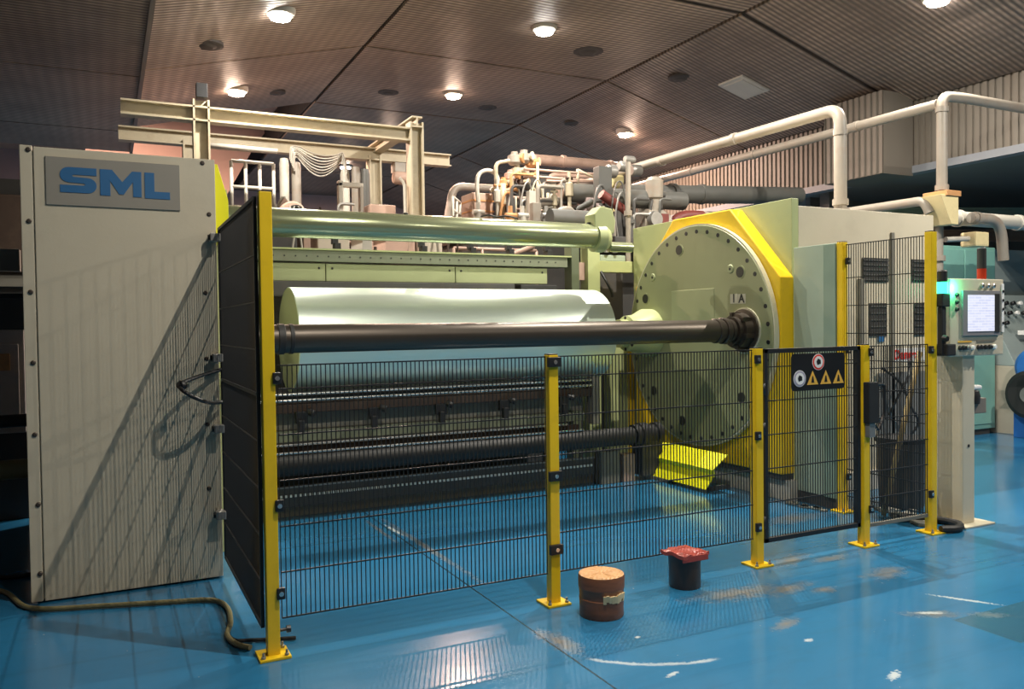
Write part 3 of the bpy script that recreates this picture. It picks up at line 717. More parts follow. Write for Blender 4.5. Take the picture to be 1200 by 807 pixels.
def clamp(t, x, y, z, s=0.028):
    c = bx(x - s, x + s, y - 0.012, y + 0.012, z - 0.028, z + 0.028).build('clamp', black, t, 0.004)
    MB().lathe((x, y - 0.012, z), (0, -1, 0), [(0, 0.012), (0.006, 0.012)], 8).build('clamp_screw', steel, c)
FY = 4.07
fence = thing('safety_fence', 'low black wire mesh safety fence on yellow posts along the winder front', 'fence', (2.4, FY, 0))
for x in (2.275, 3.816): post(fence, x, FY, 1.43)
for x0, x1 in ((0.745, 2.235), (2.315, 3.775)):
    f = mesh_wires('x', x0, x1, FY, 0.18, 1.42, HZ).build('wire_panel', black, fence, kind='stuff')
for x in (2.275,):
    for z in (1.39, 0.74, 0.32): clamp(fence, x, FY - 0.038, z, 0.042)
for z in (1.36, 0.86, 0.26): clamp(fence, 3.795, FY - 0.036, z, 0.02)
lf = thing('tall_side_fence', 'tall dark mesh side fence with yellow post beside the SML cabinet', 'fence', (0.69, 4.75, 0))
lp = post(lf, 0.70, FY, 2.26)
mesh_wires('y', FY + 0.045, 5.49, 0.66, 0.14, 2.235, HZT, 0.006, 0.022).build('wire_panel', black, lf, kind='stuff')
for z in (2.235, 1.28, 0.14): bx(0.651, 0.669, FY + 0.04, 5.49, z - 0.009, z + 0.009).build('frame_rail', black, lf)
for y in (FY + 0.04, 5.485): bx(0.651, 0.669, y - 0.008, y + 0.008, 0.14, 2.24).build('frame_upright', black, lf)
for z in (1.36, 0.74, 0.31): clamp(lf, 0.737, FY - 0.03, z, 0.02)
for z in (2.18, 1.42, 0.97, 0.42):
    c = bx(0.60, 0.66, 5.42, 5.505, z - 0.025, z + 0.025).build('wall_bracket', dsteel, lf, 0.004)
    MB().lathe((0.60, 5.46, z), (-1, 0, 0), [(0, 0.018), (0.012, 0.018)], 10).build('bracket_bolt', black, c)
MB().lathe((0.735, FY, 0.12), (0.05, 0, 0), [(0, 0.008), (0.6, 0.008), (0.62, 0.018), (1, 0.018)], 10).build('side_bolt', black, lp)
hd = thing('cable_loop', 'black cable loop reaching out from behind the tall mesh panel', 'cable', (0.55, 5.2, 1.1))
MB().tube(smooth([(0.68, 5.49, 1.35), (0.60, 5.46, 1.33), (0.50, 5.41, 1.305), (0.42, 5.35, 1.28), (0.395, 5.30, 1.255), (0.42, 5.26, 1.225), (0.48, 5.27, 1.185), (0.56, 5.33, 1.15), (0.62, 5.42, 1.14), (0.69, 5.49, 1.14)]), 0.012, 10).build('cable', black, hd)
MB().lathe((0.435, 5.33, 1.265), (-0.055, -0.03, 0), [(0, 0.016), (0.3, 0.03), (0.7, 0.03), (1, 0.015)], 16).build('plug', black, hd)

rf = thing('corner_fence', 'mesh fence corner with tall yellow posts right of the gate', 'fence', (5.3, 4.4, 0))
post(rf, 4.815, FY, 1.43); post(rf, 5.536, FY, 2.26); post(rf, 5.526, 4.88, 2.26)
mesh_wires('x', 4.855, 5.496, FY, 0.14, 1.42, [0.14, 0.33, 0.52, 0.71, 0.90, 1.09, 1.26, 1.42], spacing=0.024).build('wire_panel', black, rf, kind='stuff')
mesh_wires('y', FY + 0.04, 4.84, 5.53, 0.10, 2.24, HZT, spacing=0.024).build('wire_panel', black, rf, kind='stuff')
for z in (1.38, 0.30): clamp(rf, 5.50, FY - 0.03, z, 0.02)
for z in (1.38, 0.86, 0.26): clamp(rf, 4.85, FY - 0.03, z, 0.02)
for z in (2.1, 1.36, 0.3): clamp(rf, 5.536, 4.93 - 0.1, z, 0.02)
bx(4.86, 5.49, FY - 0.012, FY + 0.012, 0.125, 0.15).build('bottom_rail', greyb, rf)

gate = thing('safety_gate', 'black framed wire mesh gate with warning board between two yellow posts', 'gate', (4.31, FY, 0))
gx0, gx1 = 3.872, 4.770
for nm, b4 in (('frame_top', (gx0, gx1, 1.395, 1.425)), ('frame_bottom', (gx0, gx1, 0.14, 0.17)), ('frame_side', (gx0, gx0 + 0.032, 0.14, 1.425)), ('frame_side', (gx1 - 0.032, gx1, 0.14, 1.425))):
    bx(b4[0], b4[1], FY - 0.016, FY + 0.016, b4[2], b4[3]).build(nm, black, gate, 0.003)
mesh_wires('x', gx0 + 0.03, gx1 - 0.03, FY, 0.16, 1.40, HZ[1:6]).build('wire_panel', black, gate, kind='stuff')
for z in (1.16, 0.90, 0.28):
    MB().lathe((3.858, FY - 0.02, z - 0.04), (0, 0, 0.08), [(0, 0.012), (1, 0.012)], 10).build('hinge', black, gate)
sg = MB()
cx0, cx1, cz0, cz1, cr = 4.10, 4.60, 1.135, 1.385, 0.03
pts = []
for (qx, qz, a0) in ((cx1 - cr, cz1 - cr, 0), (cx0 + cr, cz1 - cr, 90), (cx0 + cr, cz0 + cr, 180), (cx1 - cr, cz0 + cr, 270)):
    for k in range(5):
        a = math.radians(a0 + k * 22.5); pts.append((qx + cr * math.cos(a), FY - 0.022, qz + cr * math.sin(a)))
sgo = MB().prism(pts, (0, -0.006, 0)).build('warning_board', mat('sign_black', (0.01, 0.009, 0.009), 0.4), gate, label='black board with two round and three triangular warning signs')
def disc_sign(x, z, r, y, m, nm, par, n=28): return MB().lathe((x, y, z), (0, -1, 0), [(0, r), (0.0012, r)], n).build(nm, m, par)
for x, z in ((4.345, 1.325), (4.172, 1.218)):
    d = disc_sign(x, z, 0.056, FY - 0.0285, white, 'round_sign', sgo)
    disc_sign(x, z, 0.052, FY - 0.0298, redp if x > 4.3 else mat('sign_lilac', (0.35, 0.33, 0.42), 0.5), 'sign_ring', sgo)
    disc_sign(x, z, 0.040, FY - 0.0311, white, 'sign_field', sgo)
    MB().prism([(x - 0.012, FY - 0.0324, z - 0.02), (x + 0.02, FY - 0.0324, z - 0.012), (x + 0.018, FY - 0.0324, z + 0.014), (x - 0.006, FY - 0.0324, z + 0.024), (x - 0.02, FY - 0.0324, z + 0.004)], (0, -0.001, 0)).build('sign_pictogram', black, sgo)
for x in (4.292, 4.415, 4.535):
    z = 1.215
    MB().prism([(x - 0.052, FY - 0.0285, z - 0.042), (x + 0.052, FY - 0.0285, z - 0.042), (x, FY - 0.0285, z + 0.052)], (0, -0.0012, 0)).build('triangle_sign', orangep, sgo)
    MB().prism([(x - 0.014, FY - 0.0298, z - 0.028), (x + 0.014, FY - 0.0298, z - 0.028), (x + 0.004, FY - 0.0298, z + 0.016), (x - 0.004, FY - 0.0298, z + 0.016)], (0, -0.001, 0)).build('triangle_pictogram', black, sgo)
lk = thing('gate_lock', 'black electric gate lock with looped grip on the post right of the gate', 'lock', (4.86, FY, 0.85))
bx(4.775, 4.87, FY - 0.085, FY - 0.032, 0.88, 1.17).build('lock_case', rubber, lk, 0.006)
MB().tube(arcpath([(4.87, FY - 0.06, 1.15), (4.955, FY - 0.06, 1.15), (4.955, FY - 0.06, 0.93), (4.90, FY - 0.06, 0.82), (4.86, FY - 0.06, 0.86)], 0.03), 0.010, 8).build('grip', black, lk)
bx(4.79, 4.85, FY - 0.075, FY - 0.035, 0.78, 0.88).build('latch', dsteel, lk, 0.004)

# wooden stick, cables and dirt behind the corner fence
st = MB().tube([(5.649, 4.583, 0.010), (5.987, 4.500, 1.342)], 0.022, 10)
st.build('wooden_stick', wood, None, 0, 'long worn wooden stick leaning inside the fence corner', 'stick')
MB().tube(smooth([(6.62, 5.38, 1.15), (6.78, 5.30, 1.0), (6.9, 5.3, 0.8), (7.05, 5.32, 0.62), (7.0, 5.35, 0.5), (6.85, 5.36, 0.42)]), 0.012).build('hanging_cable', black, None, 0, 'black cable hanging on the beige housing, sloping down to the right', 'cable')
MB().tube(smooth([(6.98, 5.36, 1.2), (6.85, 5.28, 1.05), (6.72, 5.3, 0.85), (6.68, 5.35, 0.7)]), 0.012).build('hanging_cable', black, None, 0, 'black cable crossing on the beige housing, sloping down to the left', 'cable')
MB().tube(smooth([(5.70, 5.34, 1.75), (5.8, 5.36, 1.35), (5.86, 5.36, 0.9), (5.84, 5.36, 0.3)]), 0.02).build('hanging_cable', black, None, 0, 'thick black cable running down the beige housing behind the tall mesh', 'cable')
bgd = thing('dark_bin', 'low dark bin standing behind the corner post beside the pedestal', 'bin', (6.1, 4.75, 0))
MB().lathe((6.12, 4.78, 0), (0, 0, 0.58), [(0, 0.17), (0.05, 0.18), (0.95, 0.20), (1, 0.21)], 24).build('bin_body', mat('bin_dark', (0.09, 0.075, 0.06), 0.5), bgd)
MB().lathe((6.12, 4.78, 0.56), (0, 0, 0.04), [(0, 0.215), (1, 0.21)], 24).build('bin_rim', rubber, bgd)
rg = MB()
for k in range(16):
    x, y = 5.62 + 0.35 * random.random(), 4.20 + 0.55 * random.random()
    s = 0.03 + 0.04 * random.random(); a = random.random() * 3
    P0 = [(x + s * math.cos(a + i * 1.4 + random.random() * .6) , y + s * math.sin(a + i * 1.4), 0.004) for i in range(4)]
    rg.prism(P0, (0, 0, 0.015 + 0.02 * random.random()))
for k in range(14):
    x, y = 5.42 - 0.06 * random.random(), 4.95 + 0.45 * random.random()
    s = 0.02 + 0.03 * random.random(); a = random.random() * 3
    rg.prism([(x + s * math.cos(a + i * 1.5), y + s * math.sin(a + i * 1.5), 0.003) for i in range(4)], (0, 0, 0.012))
rg.build('film_scraps', mat('scrap_dull', (0.25, 0.24, 0.20), 0.6, var=0.5, scale=30), None, 0, 'dull scraps of film and dirt on the floor inside the fence corner', 'scraps', kind='stuff')
MB().tube(smooth([(5.58, 4.02, 0.03), (5.72, 3.98, 0.03), (5.85, 4.08, 0.03), (5.80, 4.3, 0.03), (5.62, 4.42, 0.03)]), 0.028).build('floor_cable', rubber, None, 0, 'thick black cable lying on the floor around the corner post foot', 'cable')

# ------------------------------------------------------------------ operator pedestal with screen
pd = thing('control_pedestal', 'beige operator pedestal with touch screen right of the yellow corner post', 'control panel', (6.0, 4.18, 0))
bx(5.92, 6.065, 4.08, 4.30, 0.012, 1.33).build('column', beige, pd, 0.008)
bx(5.84, 6.20, 4.00, 4.36, 0.0, 0.014).build('base_plate', beige, pd, 0.003)
hb = bx(5.73, 6.375, 4.05, 4.27, 1.32, 1.915).build('screen_box', beige, pd, 0.008)
scb = bx(5.86, 6.31, 4.035, 4.052, 1.475, 1.825).build('screen_bezel', panelgrey, pd, 0.004)
def screen_mat():
    m = bpy.data.materials.new('lit_screen'); m.use_nodes = True
    N, L = m.node_tree.nodes, m.node_tree.links
    b = N['Principled BSDF']; b.inputs['Roughness'].default_value = 0.2; b.inputs['Base Color'].default_value = (0.1, 0.1, 0.1, 1)
    tc = N.new('ShaderNodeTexCoord')
    br = N.new('ShaderNodeTexBrick'); br.inputs['Scale'].default_value = 22; br.inputs['Color1'].default_value = (0.80, 0.83, 1, 1); br.inputs['Color2'].default_value = (0.66, 0.70, 0.93, 1); br.inputs['Mortar'].default_value = (0.9, 0.9, 1, 1)
    br.inputs['Brick Width'].default_value = 1.7; br.inputs['Row Height'].default_value = 0.45; br.inputs['Mortar Size'].default_value = 0.06
    mp = N.new('ShaderNodeMapping'); mp.inputs['Rotation'].default_value = (PI / 2, 0, 0)
    L.new(tc.outputs['Object'], mp.inputs[0]); L.new(mp.outputs[0], br.inputs['Vector'])
    L.new(br.outputs['Color'], b.inputs['Emission Color']); b.inputs['Emission Strength'].default_value = 0.95
    return m
bx(5.915, 6.235, 4.031, 4.036, 1.51, 1.79).build('screen', screen_mat(), scb)
bx(6.24, 6.30, 4.031, 4.036, 1.50, 1.80).build('key_strip', rubber, scb)
for z in (1.79, 1.735, 1.68): MB().lathe((5.80, 4.05, z), (0, -1, 0), [(0, 0.016), (0.012, 0.016), (0.02, 0.01)], 14).build('push_button', black, pd)
for x in (6.10, 6.17, 6.24): MB().lathe((x, 4.05, 1.862), (0, -1, 0), [(0, 0.017), (0.015, 0.017), (0.02, 0.012)], 14).build('push_button', steel, pd)
for x, m_ in zip((5.84, 5.885, 5.93, 5.985, 6.06, 6.10, 6.15, 6.20, 6.25), (black, black, dsteel, white, black, black, rubber, black, white)):
    MB().lathe((x, 4.05, 1.385), (0, -1, 0), [(0, 0.019), (0.014, 0.019), (0.022, 0.014)], 14).build('selector', m_, pd)
bx(5.82, 5.98, 4.046, 4.051, 1.425, 1.437).build('label_strip', orangep, pd)
bx(6.04, 6.26, 4.046, 4.051, 1.425, 1.437).build('label_strip', greyb, pd)
bx(6.345, 6.372, 4.042, 4.051, 1.50, 1.88).build('white_strip', white, pd)
for z in (1.82, 1.75, 1.68, 1.57): MB().lathe((6.358, 4.044, z), (0, -1, 0), [(0, 0.011), (0.006, 0.011)], 10).build('strip_button', black, pd)
bx(6.378, 6.41, 4.10, 4.2, 1.40, 1.75).build('side_connector', rubber, pd, 0.006)
MB().lathe((5.99, 4.08, 0.62), (0, -1, 0), [(0, 0.012), (0.004, 0.012)], 10).build('column_hole', black, pd)
tb = thing('phone_holder', 'small grey tray with white cap fixed to the pedestal column', 'holder', (6.15, 4.18, 0.86))
bx(6.066, 6.24, 4.10, 4.24, 0.86, 0.98).build('tray', mat('tray_brown', (0.20, 0.17, 0.14), 0.5), tb, 0.006)
MB().lathe((6.10, 4.12, 0.94), (0, 0, 1), [(0, 0.05), (0.06, 0.055), (0.10, 0.045), (0.12, 0.02)], 18).build('black_cup', rubber, tb)
bx(6.06, 6.16, 4.08, 4.18, 1.05, 1.085).build('white_cap', white, tb, 0.012)
t2 = thing('signal_tower', 'dark signal tower with dull red segment on top of the screen box', 'signal light', (6.30, 4.16, 1.915))
MB().lathe((6.27, 4.16, 1.915), (0, 0, 1), [(0, 0.034), (0.09, 0.034)], 18).build('red_segment', reddull, t2)
MB().lathe((6.27, 4.16, 2.005), (0, 0, 1), [(0, 0.034), (0.16, 0.034), (0.165, 0.025)], 18).build('dark_segments', rubber, t2)
t3 = thing('green_beacon', 'glowing green beacon with black stem beside the yellow corner post', 'signal light', (5.64, 4.05, 1.34))
MB().lathe((5.64, 4.05, 1.80), (0, 0, 1), [(0, 0.036), (0.085, 0.036)], 18).build('green_lens', greenlit, t3)
MB().lathe((5.64, 4.05, 1.885), (0, 0, 1), [(0, 0.036), (0.08, 0.036), (0.09, 0.028)], 18).build('dark_segment', rubber, t3)
bx(5.60, 5.69, 4.02, 4.08, 1.70, 1.80).build('socket', rubber, t3, 0.008)
bx(5.61, 5.66, 4.03, 4.07, 1.34, 1.70).build('stem', rubber, t3, 0.008)
MB().lathe((5.63, 4.03, 1.46), (0.0, -0.03, 0), [(0, 0.03), (1, 0.02)], 12).build('stem_knob', black, t3)
bx(5.63, 5.73, 4.0, 4.1, 1.33, 1.42).build('junction', rubber, t3, 0.01)
gl = bpy.data.lights.new('beacon_light', 'POINT'); gl.energy = 5; gl.color = (0.05, 1, 0.4); gl.shadow_soft_size = 0.04
go = bpy.data.objects.new('beacon_light', gl); COL.objects.link(go); go.parent = t3; go.location = (0.10, -0.02, 0.5)

# ------------------------------------------------------------------ things on the floor in front
s1 = thing('core_stub', 'short orange-brown taped core stub standing by the second yellow post', 'core', (2.42, 3.79, 0))
pr = [(0, 0.118), (0.01, 0.122), (0.05, 0.121), (0.10, 0.124), (0.105, 0.121), (0.155, 0.124), (0.16, 0.127), (0.215, 0.128), (0.228, 0.124)]
MB().lathe((2.42, 3.79, 0), (0, 0, 1), pr, 40).build('taped_side', stumpside, s1)
tp = MB(); nseg = 36
vv = [(2.42, 3.79, 0.233)]
for r in (0.06, 0.11, 0.124):
    for i in range(nseg):
        w = 2 * PI * i / nseg; vv.append((2.42 + r * math.cos(w), 3.79 + r * math.sin(w), 0.229 + (0.008 * random.random() if r < 0.12 else 0.0)))
ff = [(0, 1 + i, 1 + (i + 1) % nseg) for i in range(nseg)]
for k in range(2):
    for i in range(nseg):
        j = (i + 1) % nseg; ff.append((1 + k*nseg + i, 1 + (k+1)*nseg + i, 1 + (k+1)*nseg + j, 1 + k*nseg + j))
tp.add(vv, ff).build('orange_top', stumptop, s1)
tt = MB()
for k in range(9):
    a = math.radians(-118 + k * 7.5); zc = 0.105 + 0.02 * random.random(); h_ = 0.012 + 0.012 * random.random()
    q = lambda r, z, a=a: (2.42 + r * math.cos(a), 3.79 + r * math.sin(a), z)
    a2 = a + math.radians(7.5)
    q2 = lambda r, z, a=a2: (2.42 + r * math.cos(a), 3.79 + r * math.sin(a), z)
    tt.add([q(0.128, zc - h_), q2(0.128, zc - h_), q2(0.134, zc + h_), q(0.134, zc + h_), q(0.122, zc - h_), q2(0.122, zc - h_), q2(0.122, zc + h_), q(0.122, zc + h_)], [(0, 1, 2, 3), (4, 7, 6, 5), (0, 4, 5, 1), (3, 2, 6, 7), (0, 3, 7, 4), (1, 5, 6, 2)])
tt.build('torn_tape', torn, s1)
s2 = thing('covered_core', 'dark core stub capped with crumpled red plastic film on the blue floor', 'core', (3.13, 3.96, 0))
MB().lathe((3.13, 3.96, 0), (0, 0, 1), [(0, 0.092), (0.01, 0.096), (0.14, 0.096), (0.19, 0.10), (0.205, 0.103)], 36).build('dark_side', darkcan, s2)
bm_ = MB(); nx = 12; vv = []; ff = []
ca, sa = math.cos(0.12), math.sin(0.12)
def redtop(u, v):
    ax, ay = (u - 0.5) * 0.215, (v - 0.5) * 0.20
    r_ = math.hypot(ax, ay); z = 0.226 - 0.012 * u + 0.004 * math.sin(u * 9 + v * 4) + 0.003 * math.sin(v * 13 - u * 3)
    if max(abs(u - .5), abs(v - .5)) > 0.44: z -= 0.008 + 0.006 * math.sin(u * 17 + v * 11)
    if u > .62: z += 0.006
    return (3.13 + ax * ca - ay * sa, 3.96 + ax * sa + ay * ca, z)
for j in range(nx + 1):
    for i in range(nx + 1): vv.append(redtop(i / nx, j / nx))
nb_ = len(vv)
for x, y, z in list(vv): vv.append((x, y, z - 0.022))
for j in range(nx):
    for i in range(nx):
        a = j * (nx + 1) + i
        ff.append((a, a + 1, a + nx + 2, a + nx + 1)); ff.append((nb_ + a, nb_ + a + nx + 1, nb_ + a + nx + 2, nb_ + a + 1))
for i in range(nx):
    a = i; ff.append((a, nb_ + a, nb_ + a + 1, a + 1)); a = nx * (nx + 1) + i; ff.append((a, a + 1, nb_ + a + 1, nb_ + a))
    a = i * (nx + 1); ff.append((a, a + nx + 1, nb_ + a + nx + 1, nb_ + a)); a = i * (nx + 1) + nx; ff.append((a, nb_ + a, nb_ + a + nx + 1, a + nx + 1))
bm_.add(vv, ff, True).build('red_cover', redlid, s2)
bx(3.035, 3.225, 3.853, 3.862, 0.175, 0.212).build('cover_fold', redlid, s2, 0.004)
hz_ = [(-1.6, 6.6, 0.016), (-1.0, 6.2, 0.016), (-0.61, 5.85, 0.016), (-0.42, 5.40, 0.016), (-0.05, 5.24, 0.016), (0.28, 5.13, 0.016), (0.52, 5.04, 0.016), (0.585, 4.86, 0.016), (0.57, 4.60, 0.016), (0.53, 4.42, 0.016), (0.555, 4.27, 0.016), (0.61, 4.19, 0.016)]
MB().tube(smooth(hz_, 10), 0.014, 10).build('floor_hose', hosem, None, 0, 'olive hose snaking along the floor in front of the SML cabinet', 'hose')
MB().tube(smooth([(0.53, 4.43, 0.012), (0.56, 4.33, 0.012), (0.63, 4.30, 0.012), (0.70, 4.27, 0.012), (0.84, 4.22, 0.012)]), 0.010, 8).build('floor_cable', rubber, None, 0, 'short black cable at the foot of the tall left post', 'cable')
MB().tube(smooth([(-0.9, 6.6, 0.014), (-0.72, 6.25, 0.014), (-0.55, 6.15, 0.014), (-0.3, 6.2, 0.014)]), 0.014, 8).build('floor_cable', rubber, None, 0, 'black cable on the dark floor left of the SML cabinet', 'cable')

# ------------------------------------------------------------------ pipes at the right
def pipe(name, pts, r, m, lab, rad=0.18, flanges=(), cat='pipe', n=16):
    t = thing(name, lab, cat, pts[0])
    MB().tube(arcpath(pts, rad), r, n).build('pipe_run', m, t)
    for p, d, k in flanges:
        MB().lathe(Vector(p) - Vector(d) * 0.03, Vector(d) * 0.06, [(0, r * k), (1, r * k)], 20).build('flange', m, t)
    return t
pipe('vent_pipe', [(6.66, 5.9, 2.645), (6.66, 5.9, 3.74), (6.62, 9.2, 3.76), (6.62, 11.6, 3.76), (4.9, 11.8, 3.78), (4.75, 11.8, 3.1)], 0.062, pipeg, 'grey vent pipe rising from the beige housing and running back under the ceiling', 0.16,
     [((6.66, 5.9, 2.70), (0, 0, 1), 1.45), ((6.66, 5.9, 2.80), (0, 0, 1), 1.25), ((6.66, 5.9, 3.50), (0, 0, 1), 1.1), ((6.63, 7.4, 3.75), (0, 1, 0), 1.1), ((6.63, 8.8, 3.75), (0, 1, 0), 1.1)])
yb = thing('pipe_box', 'cream square junction box at the foot of the right riser pipe', 'box', (8.4, 6.05, 2.75))
MB().prism([(8.22, 5.92, 2.98), (8.52, 5.92, 2.98), (8.52, 5.92, 2.66), (8.40, 5.92, 2.66)], (0, 0.28, 0)).build('hopper', mat('cream_box', (0.66, 0.55, 0.30), 0.5, dirt=0.2), yb, 0.006)
bx(8.30, 8.54, 5.90, 6.2, 2.97, 3.03).build('collar', orangem, yb, 0.006)
pipe('vent_pipe', [(8.42, 6.05, 3.0), (8.42, 6.05, 4.10), (8.80, 6.05, 4.12), (10.18, 6.05, 4.12)], 0.058, pipeg, 'grey riser pipe standing on the cream junction box with an elbow into the wall', 0.12,
     [((8.42, 6.05, 3.08), (0, 0, 1), 1.25), ((8.42, 6.05, 3.95), (0, 0, 1), 1.2)])
pipe('vent_pipe', [(8.42, 6.10, 4.02), (8.42, 13.0, 4.02)], 0.058, pipeg, 'long grey pipe running to the back from the elbowed riser pipe', 0.12,
     [((8.42, 7.2, 4.02), (0, 1, 0), 1.12), ((8.42, 9.0, 4.02), (0, 1, 0), 1.12), ((8.42, 10.4, 4.02), (0, 1, 0), 1.12)])
pipe('vent_pipe', [(8.28, 6.1, 2.80), (8.25, 6.15, 2.94), (8.10, 8.3, 2.94), (8.1, 9.5, 2.94)], 0.052, pipeg, 'short grey pipe joining the cream junction box from behind', 0.08)
pipe('white_main_pipe', [(8.30, 6.3, 2.70), (8.62, 6.3, 2.78), (9.0, 6.3, 2.80), (14.0, 6.3, 2.80)], 0.085, whitem, 'thick off-white pipe running right from above the beige housing', 0.1, [((9.05, 6.3, 2.80), (1, 0, 0), 1.2), ((10.2, 6.3, 2.80), (1, 0, 0), 1.15)])
pipe('elbow_duct', [(9.0, 6.1, 2.78), (9.55, 6.1, 2.78), (9.60, 6.1, 2.30)], 0.06, pipeg, 'grey elbow pipe bending down behind the screen box', 0.25, [((9.1, 6.1, 2.78), (1, 0, 0), 1.2)])
pipe('thin_white_pipe', [(8.62, 6.15, 2.52), (9.25, 6.15, 2.56), (9.3, 6.15, 2.40)], 0.03, whitem, 'thin white pipe with cream fitting under the thick white pipe', 0.05)
pipe('support_pipe', [(8.50, 6.15, 2.75), (8.50, 6.15, 0.0)], 0.05, pipeg, 'grey vertical support pipe behind the yellow corner post', 0.1, [((8.5, 6.15, 2.3), (0, 0, 1), 1.5)])
bx(9.02, 9.26, 6.05, 6.25, 2.45, 2.62).build('valve_actuator', mat('cream_box', (0.66, 0.55, 0.30)), None, 0.02, 'small cream valve actuator on the thin white pipe', 'valve')

# cabinets at the right
gc = thing('teal_cabinet', 'tall teal green cabinet behind the operator pedestal', 'cabinet', (10.5, 7.5, 0))
bx(9.75, 11.15, 7.2, 7.9, 0.08, 2.60).build('body', teal, gc, 0.01)
bx(9.80, 10.45, 7.185, 7.205, 0.15, 2.55).build('door', teal, gc, 0.005)
bx(10.48, 11.12, 7.185, 7.205, 0.15, 2.55).build('door', teal, gc, 0.005)
bx(9.80, 11.1, 7.24, 7.88, 0.0, 0.08).build('plinth', darkin, gc)
bx(10.40, 10.43, 7.165, 7.19, 1.1, 1.3).build('handle', black, gc, 0.004)
yc_ = thing('grey_cabinet', 'grey cabinet with control desk at the right edge behind the pedestal', 'cabinet', (12.0, 7.6, 0))
bx(11.2, 13.2, 7.5, 8.2, 0.0, 2.62).build('body', greyc, yc_, 0.01)
bx(11.22, 12.6, 6.95, 7.5, 0.0, 0.95).build('desk', mat('desk_beige', (0.42, 0.38, 0.30), 0.5, dirt=0.2), yc_, 0.01)
MB().prism([(11.22, 6.95, 0.95), (11.22, 7.5, 0.95), (11.22, 7.5, 1.95), (11.22, 7.40, 1.95), (11.22, 7.15, 1.35)], (1.4, 0, 0)).build('console', greyc, yc_, 0.01)
for k in range(9):
    x, z = 11.35 + 0.16 * (k % 4), 1.82 - 0.14 * (k // 4)
    MB().lathe((x, 7.33 - 0.4 * (1.9 - z) , z), (0, -1, 0.3), [(0, 0.03), (0.05, 0.03)], 10).build('knob', black if k % 3 else white, yc_)
bx(11.5, 11.75, 7.0, 7.1, 1.38, 1.44).build('paper', white, yc_)
blm = thing('blue_machine', 'rounded blue machine with black wheel at the right edge', 'machine', (11.5, 6.55, 0))
MB().lathe((11.0, 6.60, 0.95), (1.1, 0.05, 0), [(0, 0.20), (0.05, 0.26), (0.9, 0.27), (1, 0.22)], 28).build('drum', bluem, blm)
MB().lathe((10.83, 6.55, 0.60), (0.1, 0.0, 0), [(0, 0.27), (0.2, 0.32), (0.8, 0.32), (1, 0.27)], 32).build('wheel', rubber, blm)
MB().lathe((10.81, 6.55, 0.60), (0.04, 0, 0), [(0, 0.10), (1, 0.12)], 20).build('wheel_hub', dsteel, blm)
bx(11.0, 12.1, 6.3, 6.85, 0.0, 0.72).build('stand', bluem, blm, 0.01)
# shelving beams in the dark lean-to behind the right wall
for i, (y, z, m_, lab) in enumerate([(9.2, 3.30, ggreen, 'upper dim green beam in the dark bay under the right wall'), (9.6, 2.98, pinkm, 'lower dim rust coloured beam in the dark bay under the right wall')]):
    MB().ibeam((10.6, y, z), (15.8, y - 1.0, z + 0.12), 0.15, 0.2).build('bay_beam', m_, None, 0, lab, 'beam')
bx(10.8, 11.0, 9.8, 10.0, 0.0, 3.76).build('bay_column', dsteel, None, 0.01, 'dim steel column in the dark bay under the right wall', 'column')
bx(11.0, 15.9, 10.4, 10.5, 0, 3.76).build('bay_partition', darkwall, None, 0, 'dark partition at the rear of the bay under the right wall', 'partition')

# ------------------------------------------------------------------ background: steel gantry
gt = thing('crane_gantry', 'cream steel gantry of I-beams and columns behind the winder', 'gantry', (2.3, 10.7, 0))
GZ = 4.06
MB().ibeam((3.62, 10.0, 1.9), (3.62, 10.0, 4.22), 0.18, 0.18, 0.022, (1, 0, 0)).build('column', cream, gt)
MB().ibeam((1.03, 10.0, 0), (1.03, 10.0, 4.22), 0.16, 0.18, 0.022, (1, 0, 0)).build('column', cream, gt)
MB().ibeam((3.56, 11.6, 0), (3.56, 11.6, 4.1), 0.18, 0.18, 0.022, (1, 0, 0)).build('column', cream, gt)
MB().ibeam((1.05, 11.6, 0), (1.05, 11.6, 4.1), 0.18, 0.18, 0.022, (1, 0, 0)).build('column', cream, gt)
MB().ibeam((0.2, 10.0, 4.06), (3.55, 10.0, 4.06), 0.16, 0.17).build('beam', cream, gt)
MB().ibeam((0.2, 11.6, 4.12), (4.75, 11.6, 4.12), 0.16, 0.18).build('beam', cream, gt)
MB().ibeam((3.62, 9.9, 4.22), (3.62, 12.2, 4.22), 0.14, 0.14).build('beam', cream, gt)
hs = thing('chain_hoist', 'small grey hoist hanging below the gantry beam end', 'hoist', (3.95, 11.4, 3.7))
bx(3.85, 4.02, 11.5, 11.7, 3.88, 4.02).build('trolley', pipeg, hs, 0.01)
MB().lathe((3.84, 11.55, 3.80), (0.2, 0, 0), [(0, 0.08), (0.2, 0.1), (1, 0.1)], 16).build('motor', pinkm, hs)
bx(0.98, 1.10, 9.9, 10.02, 4.24, 4.40).build('beam_stop', black, None, 0.004, 'black stop block on top of the left gantry column', 'block')
# pipe with thin top rail left of gantry
pipe('thin_white_pipe', [(1.181, 10.600, 3.851), (1.996, 10.600, 3.846)], 0.03, whitem, 'thin white pipe running from the SML cabinet to the vertical ducts', 0.05, n=8)
